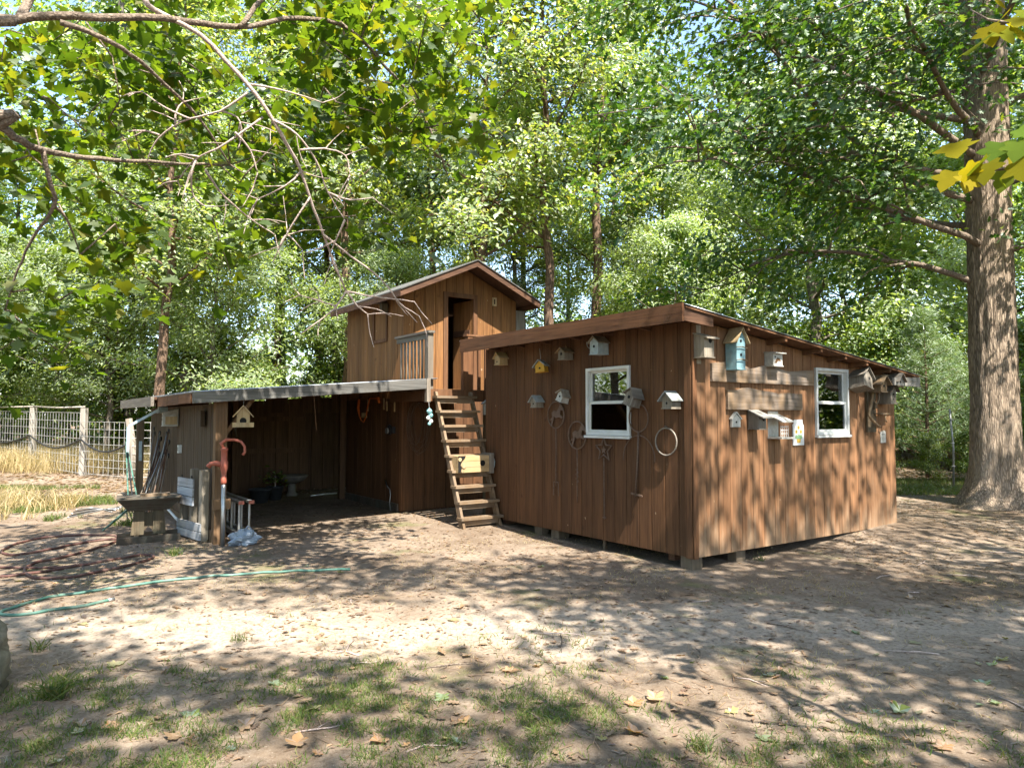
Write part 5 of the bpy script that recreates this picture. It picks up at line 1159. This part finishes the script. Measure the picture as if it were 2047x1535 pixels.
nodes_m += bough([(40, 40, 4.35), (80, -30, 4.6), (160, -110, 5.0), (320, -160, 5.6)], .03, .01)
nodes_m += bough([(480, 55, 5.2), (560, -30, 5.5), (700, -80, 6.0), (860, -60, 6.6), (960, 40, 6.8)], .02, .008)
dead = [[(205, -125, 5.15), (250, -55, 4.95), (290, 0, 4.88), (310, 22, 4.9), (400, 70, 5.0), (495, 170, 5.1), (545, 240, 5.2), (600, 340, 5.4), (635, 440, 5.6), (665, 520, 5.8), (692, 582, 6.0)],
 [(495, 185, 5.1), (440, 222, 5.1), (360, 245, 5.1), (310, 285, 5.15), (295, 322, 5.2)], [(525, 235, 5.2), (450, 288, 5.1), (390, 320, 5.1), (355, 362, 5.15)], [(495, 168, 5.1), (570, 182, 5.2), (645, 206, 5.35)],
 [(545, 240, 5.2), (592, 268, 5.25), (632, 322, 5.4), (655, 385, 5.5), (690, 440, 5.6)], [(392, 318, 5.1), (383, 350, 5.1), (387, 392, 5.2), (408, 412, 5.2)], [(600, 345, 5.4), (570, 372, 5.35), (515, 398, 5.35)],
 [(620, 395, 5.5), (590, 440, 5.5), (560, 492, 5.55), (545, 525, 5.6)], [(380, 238, 5.1), (330, 215, 5.05), (285, 184, 5.05)], [(350, 248, 5.1), (352, 225, 5.1), (365, 205, 5.15)], [(320, 270, 5.15), (290, 262, 5.1), (256, 262, 5.1)],
 [(400, 315, 5.1), (360, 308, 5.05), (330, 316, 5.05)], [(470, 265, 5.1), (500, 300, 5.2), (515, 345, 5.25)], [(600, 300, 5.3), (650, 298, 5.4), (690, 312, 5.5), (700, 350, 5.5)], [(410, 340, 5.15), (450, 395, 5.3), (505, 440, 5.5), (550, 470, 5.6)],
 [(648, 470, 5.65), (700, 512, 5.85), (760, 556, 6.0), (800, 606, 6.1), (838, 632, 6.15)], [(692, 582, 6.0), (740, 592, 6.05), (790, 598, 6.1), (828, 603, 6.1)], [(692, 582, 6.0), (672, 612, 5.95), (640, 640, 5.9), (600, 668, 5.85)], [(690, 580, 6.0), (715, 612, 6.0), (735, 628, 6.0)],
 [(690, 440, 5.6), (672, 480, 5.65), (660, 505, 5.7)], [(655, 385, 5.5), (700, 400, 5.6), (745, 395, 5.7)], [(560, 492, 5.55), (575, 470, 5.55), (605, 500, 5.6)], [(672, 612, 5.95), (640, 602, 5.9), (600, 590, 5.85)], [(440, 222, 5.1), (470, 232, 5.15), (480, 245, 5.15)]]
for i, L in enumerate(dead): bough(L, .023 if i == 0 else .0095, .007 if i == 0 else .004, 'bark_twig', name='dead_bough' if i == 0 else 'dead_twig')
rt_ = random.Random(31)
for i in range(70):          # fine side twigs of the dead bough
    L = rt_.choice(dead[:1]*2+dead[1:]); k_ = rt_.randrange(1 if len(L) < 6 else 4, len(L)); x_, y_, d_ = L[k_]; k2 = max(0, k_-1); dx, dy = x_-L[k2][0], y_-L[k2][1]; n_ = math.hypot(dx, dy)+1e-6; sg = rt_.choice((-1, 1)); ln = rt_.uniform(25, 75)
    ax, ay = dx/n_*.8-sg*dy/n_*.7, dy/n_*.8+sg*dx/n_*.7; bough([(x_, y_, d_), (x_+ax*ln*.5+rt_.uniform(-6, 6), y_+ay*ln*.5, d_+.03), (x_+ax*ln, y_+ay*ln+rt_.uniform(-5, 10), d_+rt_.uniform(-.05, .08))], .0048, .0022, 'bark_twig', name='dead_twig')
rg = np.random.default_rng(91); cl = []
def region(n_, x0, x1, y0, y1, d0, d1):
    for _ in range(n_): cl.append(at(rg.uniform(x0, x1), rg.uniform(y0, y1), rg.uniform(d0, d1)))
region(24, -60, 330, 40, 320, 5.3, 7.5); region(9, -60, 250, 320, 740, 5.2, 6.6); region(24, 300, 700, -60, 300, 5.9, 8.2); region(44, 600, 985, -60, 330, 5.6, 8.0); region(18, 480, 840, 240, 490, 6.0, 8.2); region(8, 230, 480, 300, 560, 5.6, 7)
region(40, -400, 900, -700, -60, 4.6, 7.5)
nm = np.array([tuple(q) for q in nodes_m]); m = MB(); tips = []
cl.sort(key=lambda c: float(((nm-np.array(tuple(c)))**2).sum(1).min()))
cl = [c for c in cl if rg.uniform() > 1.1*float(openness(c.x-SUN.x/SUN.z*c.z, c.y-SUN.y/SUN.z*c.z))-.25]  # clumps thinned so sun reaches the chosen patches
for c in cl:
    c = np.array(tuple(c)); j = np.argmin(((nm-c)**2).sum(1)+.6*np.abs(nm[:, 2]-c[2])); a_ = nm[j]; mid = (a_+c)/2+rg.normal(size=3)*.08+np.array([0, 0, .08])
    m = MB(); m.tube([a_, mid, c], [.008, .006, .004], 5); m.build('twig', 'bark_limb', maple, True); nm = np.vstack([nm, mid, c]); tips += [c, (mid+c)/2, c+rg.normal(size=3)*.18]
P = np.repeat(np.array(tips), 12, 0); P = P+rg.normal(size=P.shape)*np.array([.17, .17, .15])
link('crown', leaves('crown', P, .112, T_MAPLE, rg, .4, .9), 'leaf_maple', maple)

# ------------------------------------------------------------------ unseen shade trees behind the picture, crowns thinned to place sun and shade
def shade_tree(seed, x0, y0, H, R, nclump, label):
    rg = np.random.default_rng(seed); t = thing('shade_tree', label, 'tree', (x0, y0, gz(x0, y0))); mb = MB()
    mb.tube([(0, 0, -.2), (0, 0, .3), (.05, 0, H*.4), (0, .1, H*.95)], [.45, .30, .22, .05], 12); pts = []
    for _ in range(nclump):
        v = rg.normal(size=3); v /= np.linalg.norm(v); v *= rg.uniform(.3, 1)**.5
        c = np.array([v[0]*R, v[1]*R, H*.70+v[2]*H*.30]); h = c[2]
        X = x0+c[0]-SUN.x/SUN.z*h; Y = y0+c[1]-SUN.y/SUN.z*h
        wx, wy, wz = x0+c[0], y0+c[1], c[2]
        if wy > .3 and (wz-CAM_H)/wy < .68 and abs(wx)/wy < .8: continue
        if rg.uniform() < float(openness(X, Y)): continue
        f_ = h-2.6; lx, ly = wx-SUN.x/SUN.z*f_-1.8, wy-SUN.y/SUN.z*f_-2.7
        if lx*lx+ly*ly < .9: continue  # hole left in the crown so sun reaches the young maple
        pts.append(c)
    for c in pts[::10]: mb.tube([(0, 0, H*.35+.3*c[2]*.3), tuple(c*np.array([.5, .5, .5])+np.array([0, 0, H*.28])), tuple(c)], [.05, .03, .008], 5)
    pts = np.array(pts); P = np.repeat(pts, 64, 0); P = P+rg.normal(size=P.shape)*np.array([.34, .34, .24])
    link('crown', leaves('crown', P, .17, T_QUAD, rg, .5, .4), 'leaf_oak', t); mb.build('trunk', 'bark_grey', t, True)
shade_tree(5, 3.6, -2.6, 12.5, 5.6, 520, 'tall unseen shade tree at the open side of the yard, crown thinned to shape the light')
shade_tree(6, 8.9, 2.4, 13.0, 5.2, 470, 'tall unseen shade tree opposite the oak, crown thinned to shape the light')
shade_tree(7, -3.2, -3.4, 12.0, 5.2, 430, 'tall unseen shade tree near the rock, crown thinned to shape the light')

# ------------------------------------------------------------------ close yellow-green leaves at the right
T_ = fan([(.10, 0)]+_mh+[(1.05, 0)]+[(x, -y) for x, y in _mh[::-1]], .015, .10)
lm = []
for s_ in range(3):
    me = bpy.data.meshes.new('leaf'); me.from_pydata([(x, y, z+.025*math.sin(5*x+4*y+2*s_)) for x, y, z in T_[0].tolist()], [], T_[1].tolist()); me.materials.append(MATS['leaf_yellow']); me.polygons.foreach_set('use_smooth', [True]*len(me.polygons)); lm.append(me)
sap = thing('young_maple', 'young maple with large yellow-green leaves leaning in front of the oak', 'tree', (0, 0, 0))
m = MB(); m.tube([(2.75, 2.35, gz(2.75, 2.35)-.05), (2.7, 2.4, 1.5), (2.6, 2.45, 2.6), (2.5, 2.6, 3.6)], [.035, .03, .022, .012], 9); m.build('trunk', 'bark_grey', sap, True)
for L in ([at(2150, 330, 2.5), at(2040, 335, 2.6), at(1985, 340, 2.65), at(1930, 350, 2.7)], [at(2150, 40, 2.7), at(2040, 50, 2.9), at(1975, 40, 3.0), at(1940, 20, 3.05)]):
    m = MB(); m.tube([(2.62, 2.45, L[0].z-.25)]+L, [.012, .009, .007, .005, .003], 6); m.build('branch', 'bark_limb', sap, True)
rl_ = random.Random(4)
for cx, cy, dx, dy, Y0, n_ in ((1960, 350, 62, 50, 2.65, 9), (2045, 345, 30, 70, 2.55, 5), (2010, 55, 52, 60, 2.95, 11)):
    for i in range(n_):
        o = bpy.data.objects.new('leaf', rl_.choice(lm)); COL.objects.link(o); o.parent = sap
        o.location = at(cx+rl_.uniform(-dx, dx), cy+rl_.uniform(-dy, dy), Y0+rl_.uniform(-.15, .15)); s_ = rl_.uniform(.085, .135); o.scale = (s_, s_, s_)
        o.rotation_euler = Euler((rl_.uniform(-.7, .7), rl_.uniform(.5, 1.3), rl_.uniform(-PI, 0.0))); o.location += Vector((0, 0, .04))

for i in range(9):       # upper shoots of the young maple
    z = 2.9+.16*i; az = i*2.4; p0 = Vector((2.6-.02*i, 2.45+.03*i, z)); p1 = p0+Vector((math.cos(az)*.5, math.sin(az)*.5, .25))
    if p1.y > 2.2 and p1.x < 2.35: continue
    m = MB(); m.tube([p0, (p0+p1)/2+Vector((0, 0, .03)), p1], [.008, .006, .003], 5); m.build('branch', 'bark_limb', sap, True)
    for k_ in range(9):
        o = bpy.data.objects.new('leaf', rl_.choice(lm)); COL.objects.link(o); o.parent = sap; f_ = .35+.65*k_/8
        o.location = p0.lerp(p1, f_)+Vector((rl_.uniform(-.05, .05), rl_.uniform(-.05, .05), rl_.uniform(-.05, .05))); s_ = rl_.uniform(.08, .13); o.scale = (s_, s_, s_); o.rotation_euler = (rl_.uniform(-.6, .6), rl_.uniform(.2, 1.0), rl_.uniform(-PI, PI))
# ------------------------------------------------------------------ ground cover
def grass(name, P, h, rg, mat, label, w=.05, lean=.45):
    n = len(P); U = rg.normal(size=(n, 3))*lean; U[:, 2] = 1; U /= np.linalg.norm(U, axis=1)[:, None]
    S = rg.normal(size=(n, 3)); S[:, 2] = 0; S -= U*(S*U).sum(1)[:, None]; S /= np.linalg.norm(S, axis=1)[:, None]; B = rg.normal(size=(n, 3))*.35; B[:, 2] = -.12
    hh = (np.asarray(h)*rg.uniform(.5, 1.3, n))[:, None]; ww = np.minimum(hh*w, .006)
    V = np.stack([P-S*ww, P+S*ww, P+U*hh*.55+S*ww*.7, P+U*hh*.55-S*ww*.7, P+U*hh+B*hh*.8], 1)
    F = (np.array([(0, 1, 2), (0, 2, 3), (3, 2, 4)])[None]+(np.arange(n)*5)[:, None, None]).reshape(-1, 3)
    o = link(name, mesh_np(name, V.reshape(-1, 3), F), mat); return tag(o, label, 'grass', kind='stuff')
rg = np.random.default_rng(8)
def scatter(n_, x0, x1, y0, y1): x = rg.uniform(x0, x1, n_); y = rg.uniform(y0, y1, n_); return x, y
x, y = scatter(420000, -4.5, 4.5, 2.6, 6.2)
den = fbm(x*1.1+2, y*1.1+5, 31, 4); patch = np.zeros_like(x)
for cx, cy, rx, ry, s_ in ((-.95, 4.15, .55, .45, 1.1), (.15, 4.0, .55, .4, 1.0), (-.4, 3.7, .9, .35, .8), (-1.9, 3.6, .9, .5, .75), (-1.6, 4.55, .6, .3, .6), (1.1, 3.5, .7, .3, .7), (-2.6, 4.2, .4, .4, .75), (.35, 4.6, .7, .25, .35), (2.4, 3.5, .8, .4, .35), (-.75, 3.55, .35, .3, 1.0), (-1.0, 4.75, .35, .14, .9)):
    patch = np.maximum(patch, s_*np.exp(-((x-cx)/rx)**2-((y-cy)/ry)**2))
keep = rg.uniform(size=len(x)) < np.clip((patch*1.15+.9*(den-.60))*np.clip((fbm(x*6, y*6, 4, 2)-.33)*3, 0, 1), 0, 1)*1.0
x, y = x[keep], y[keep]; grass('grass', np.stack([x, y, ground_z(x, y)-.004], 1), .046, rg, 'grass_green', 'short patchy green grass on the dirt in the foreground', .055, .65)
x, y = scatter(60000, -4.5, 6.5, 2.6, 10); keep = (fbm(x*1.7, y*1.7, 51) > .60) & (rg.uniform(size=len(x)) < .5); x, y = x[keep], y[keep]
grass('dry_grass', np.stack([x, y, ground_z(x, y)-.004], 1), .040, rg, 'grass_dry', 'short dry straw-coloured grass scattered over the dirt', lean=.9)
x, y = scatter(26000, -20, -5.2, 18.6, 24); grass('tall_dry_grass', np.stack([x, y, ground_z(x, y)], 1), .62, rg, 'grass_dry', 'tall tan dry grass standing behind the wire fence', .02, .25)
x, y = scatter(60000, -12, -5.0, 10.6, 15.5); k_ = (fbm(x*.7+1, y*.9, 61) > .52) & ~((x*cT+y*sT-CX0*cT-CY0*sT) > -4.3); x, y = x[k_], y[k_]
grass('grass', np.stack([x, y, ground_z(x, y)], 1), .11, rg, 'grass_green', 'green grass growing beside the lean-to toward the fence')
x, y = scatter(9000, -12.5, -7.5, 10.2, 13.5); k_ = fbm(x*.8+4, y*.8, 71) > .5; x, y = x[k_], y[k_]
grass('dry_grass', np.stack([x, y, ground_z(x, y)], 1), .40, rg, 'grass_dry', 'knee-high dry grass at the left edge of the yard', .02, .4)
x, y = scatter(26000, 7.2, 14.5, 14.2, 17.2); grass('grass', np.stack([x, y, ground_z(x, y)], 1), .09, rg, 'grass_green', 'thin green grass behind the oak near the pines')
# isolated tufts
TU = [(110, 1395, .20, 260, 'grass_green'), (350, 1110, .16, 170, 'grass_green'), (75, 1300, .13, 70, 'grass_green'), (480, 1280, .10, 90, 'grass_green'), (1520, 1120, .10, 70, 'grass_green'), (350, 1345, .10, 60, 'grass_green'), (1400, 1500, .12, 160, 'grass_green'), (70, 1500, .10, 90, 'grass_green')]
for px, py, h, n_, mt in TU:
    h *= .8; n_ = int(n_*.55); c = gp(px, py); P = np.array([c.x, c.y, 0])+rg.normal(size=(n_, 3))*np.array([.03, .026, 0]); P[:, 2] = ground_z(P[:, 0], P[:, 1])
    o = grass('grass_tuft', P, h, rg, mt, 'loose tuft of long green grass standing on bare dirt', .03, .6); del o['kind']; o['category'] = 'grass tuft'; o['group'] = 'grass tufts on the dirt'
    o.data.transform(Matrix.Translation(-c)); o.location = c
# litter too small to count
x, y = scatter(46000, -9, 13, 3.0, 17); cov = fbm(x*.9, y*.9, 81); inside = ((x-CX0)*cT+(y-CY0)*sT > 0) & (-(x-CX0)*sT+(y-CY0)*cT > 0) & ((x-CX0)*cT+(y-CY0)*sT < SB) & (-(x-CX0)*sT+(y-CY0)*cT < SA)
k_ = (rg.uniform(size=len(x)) < np.clip((cov-.32)*2.6+.35*np.clip((x-4)/4, 0, 1), .08, 1)) & ~inside; x, y = x[k_], y[k_]
tag(link('leaf_litter', leaves('leaf_litter', np.stack([x, y, ground_z(x, y)+.006], 1), .05, T_LONG, rg, .88), 'dead_brown'), 'crumbled brown leaf litter strewn over the dirt', 'leaf litter', kind='stuff')
x, y = scatter(40000, -24, 26, 14.5, 34); tag(link('woodland_litter', leaves('woodland_litter', np.stack([x, y, ground_z(x, y)+.01], 1), .13, T_QUAD, rg, .9), 'dead_brown'), 'brown fallen leaves covering the woodland floor', 'leaf litter', kind='stuff')
x, y = scatter(4200, -3.6, 4.5, 3.0, 11); k_ = ~(((x-CX0)*cT+(y-CY0)*sT > 0) & (-(x-CX0)*sT+(y-CY0)*cT > 0)); x, y = x[k_], y[k_]
T_needle = (np.array([(0, -.02, 0), (0, .02, 0), (1, .015, .02), (1, -.015, .02)]), np.array([(0, 1, 2), (0, 2, 3)]))
tag(link('straw_litter', leaves('straw_litter', np.stack([x, y, ground_z(x, y)+.006], 1), .10, T_needle, rg, .96), 'dead_brown'), 'thin brown straw and twig crumbs on the dirt', 'litter', kind='stuff')
x, y = scatter(3800, -6, 10, 3.2, 13); cov = fbm(x*1.3+7, y*1.3, 95); ib, ia = (x-CX0)*cT+(y-CY0)*sT, -(x-CX0)*sT+(y-CY0)*cT
k_ = (cov+.12*np.clip((x-3)/5, 0, 1) > .50) & ~((ib > -.05) & (ia > -.05) & (ib < SB+.1)); x, y = x[k_], y[k_]
tag(link('leaf_litter', leaves('leaf_litter', np.stack([x, y, ground_z(x, y)+.008], 1), .068, T_OAK, rg, .80), 'dead_brown'), 'loose brown oak leaves drifted over the dirt', 'leaf litter', kind='stuff')
# fallen leaves one can pick out
fl = []
for s_ in range(4):
    tv, tf = (T_MAPLE, T_OAK, T_MAPLE, T_OAK)[s_]; me = bpy.data.meshes.new('leaf_blade')
    me.from_pydata([(x_, y_, .22*abs(y_)*(1.4 if s_ < 2 else .8)+.20*(x_-.5)**2+.05*math.sin(8*x_+5*y_)) for x_, y_, z_ in tv.tolist()], [], tf.tolist()); fl.append(me)
KIND = [('dead_brown', 'curled brown dead leaf lying on the dirt', 'brown leaves on the dirt', 60), ('dead_orange', 'orange-brown fallen leaf lying on the dirt', 'orange leaves on the dirt', 38), ('fallen_green', 'fresh green fallen leaf lying on the dirt', 'green leaves on the dirt', 26), ('fallen_yellow', 'pale yellow fallen leaf lying on the dirt', 'yellow leaves on the dirt', 30)]
rf = random.Random(15)
for mt, lb, gr, n_ in KIND:
    ms = []
    for me in fl:
        c = me.copy(); c.materials.clear(); c.materials.append(MATS[mt]); ms.append(c)
    i = 0
    while i < n_:
        px, py = rf.uniform(20, 2030), 1090+440*rf.random()**.8; c = gp(px, py)
        lb_, la_ = (c.x-CX0)*cT+(c.y-CY0)*sT, -(c.x-CX0)*sT+(c.y-CY0)*cT
        if (lb_ > -.1 and la_ > -.1 and lb_ < 4.4) or (la_ > 4.2 and lb_ < 2): continue
        if mt == 'fallen_green' and px < 600 and rf.random() < .6: continue
        o = bpy.data.objects.new('fallen_leaf', rf.choice(ms)); COL.objects.link(o); s_ = rf.uniform(.045, .105); o.scale = (s_, s_, s_*rf.uniform(.6, 1.4)); o.location = (c.x, c.y, c.z+.004); o.rotation_euler = (rf.uniform(-.3, .3), rf.uniform(-.3, .3), rf.uniform(0, 6.28)); tag(o, lb, 'leaf', gr); i += 1
for i in range(44):
    px, py = (rf.uniform(1500, 2040), rf.uniform(1040, 1160)) if i < 18 else (rf.uniform(100, 2000), rf.uniform(1130, 1520)); c = gp(px, py)
    if ((c.x-CX0)*cT+(c.y-CY0)*sT > 0 and -(c.x-CX0)*sT+(c.y-CY0)*cT > 0 and (c.x-CX0)*cT+(c.y-CY0)*sT < 4.4): continue
    L = rf.uniform(.12, .4); t = thing('fallen_twig', 'thin dry twig lying on the dirt', 'twig', c, (0, 0, rf.uniform(0, 6.28)), 'twigs on the dirt')
    m = MB(); m.tube([(0, 0, .004), (L*.35, rf.uniform(-.02, .02), .012), (L*.7, rf.uniform(-.03, .03), .010), (L, rf.uniform(-.03, .03), .006)], [.0055, .005, .004, .002], 5); m.build('stem', 'bark_twig' if i % 2 else 'bark_limb', t, True)
    m = MB(); m.tube([(L*.45, 0, .012), (L*.65, L*.16, .014)], [.003, .0015], 4); m.build('side_shoot', 'bark_twig' if i % 2 else 'bark_limb', t, True)
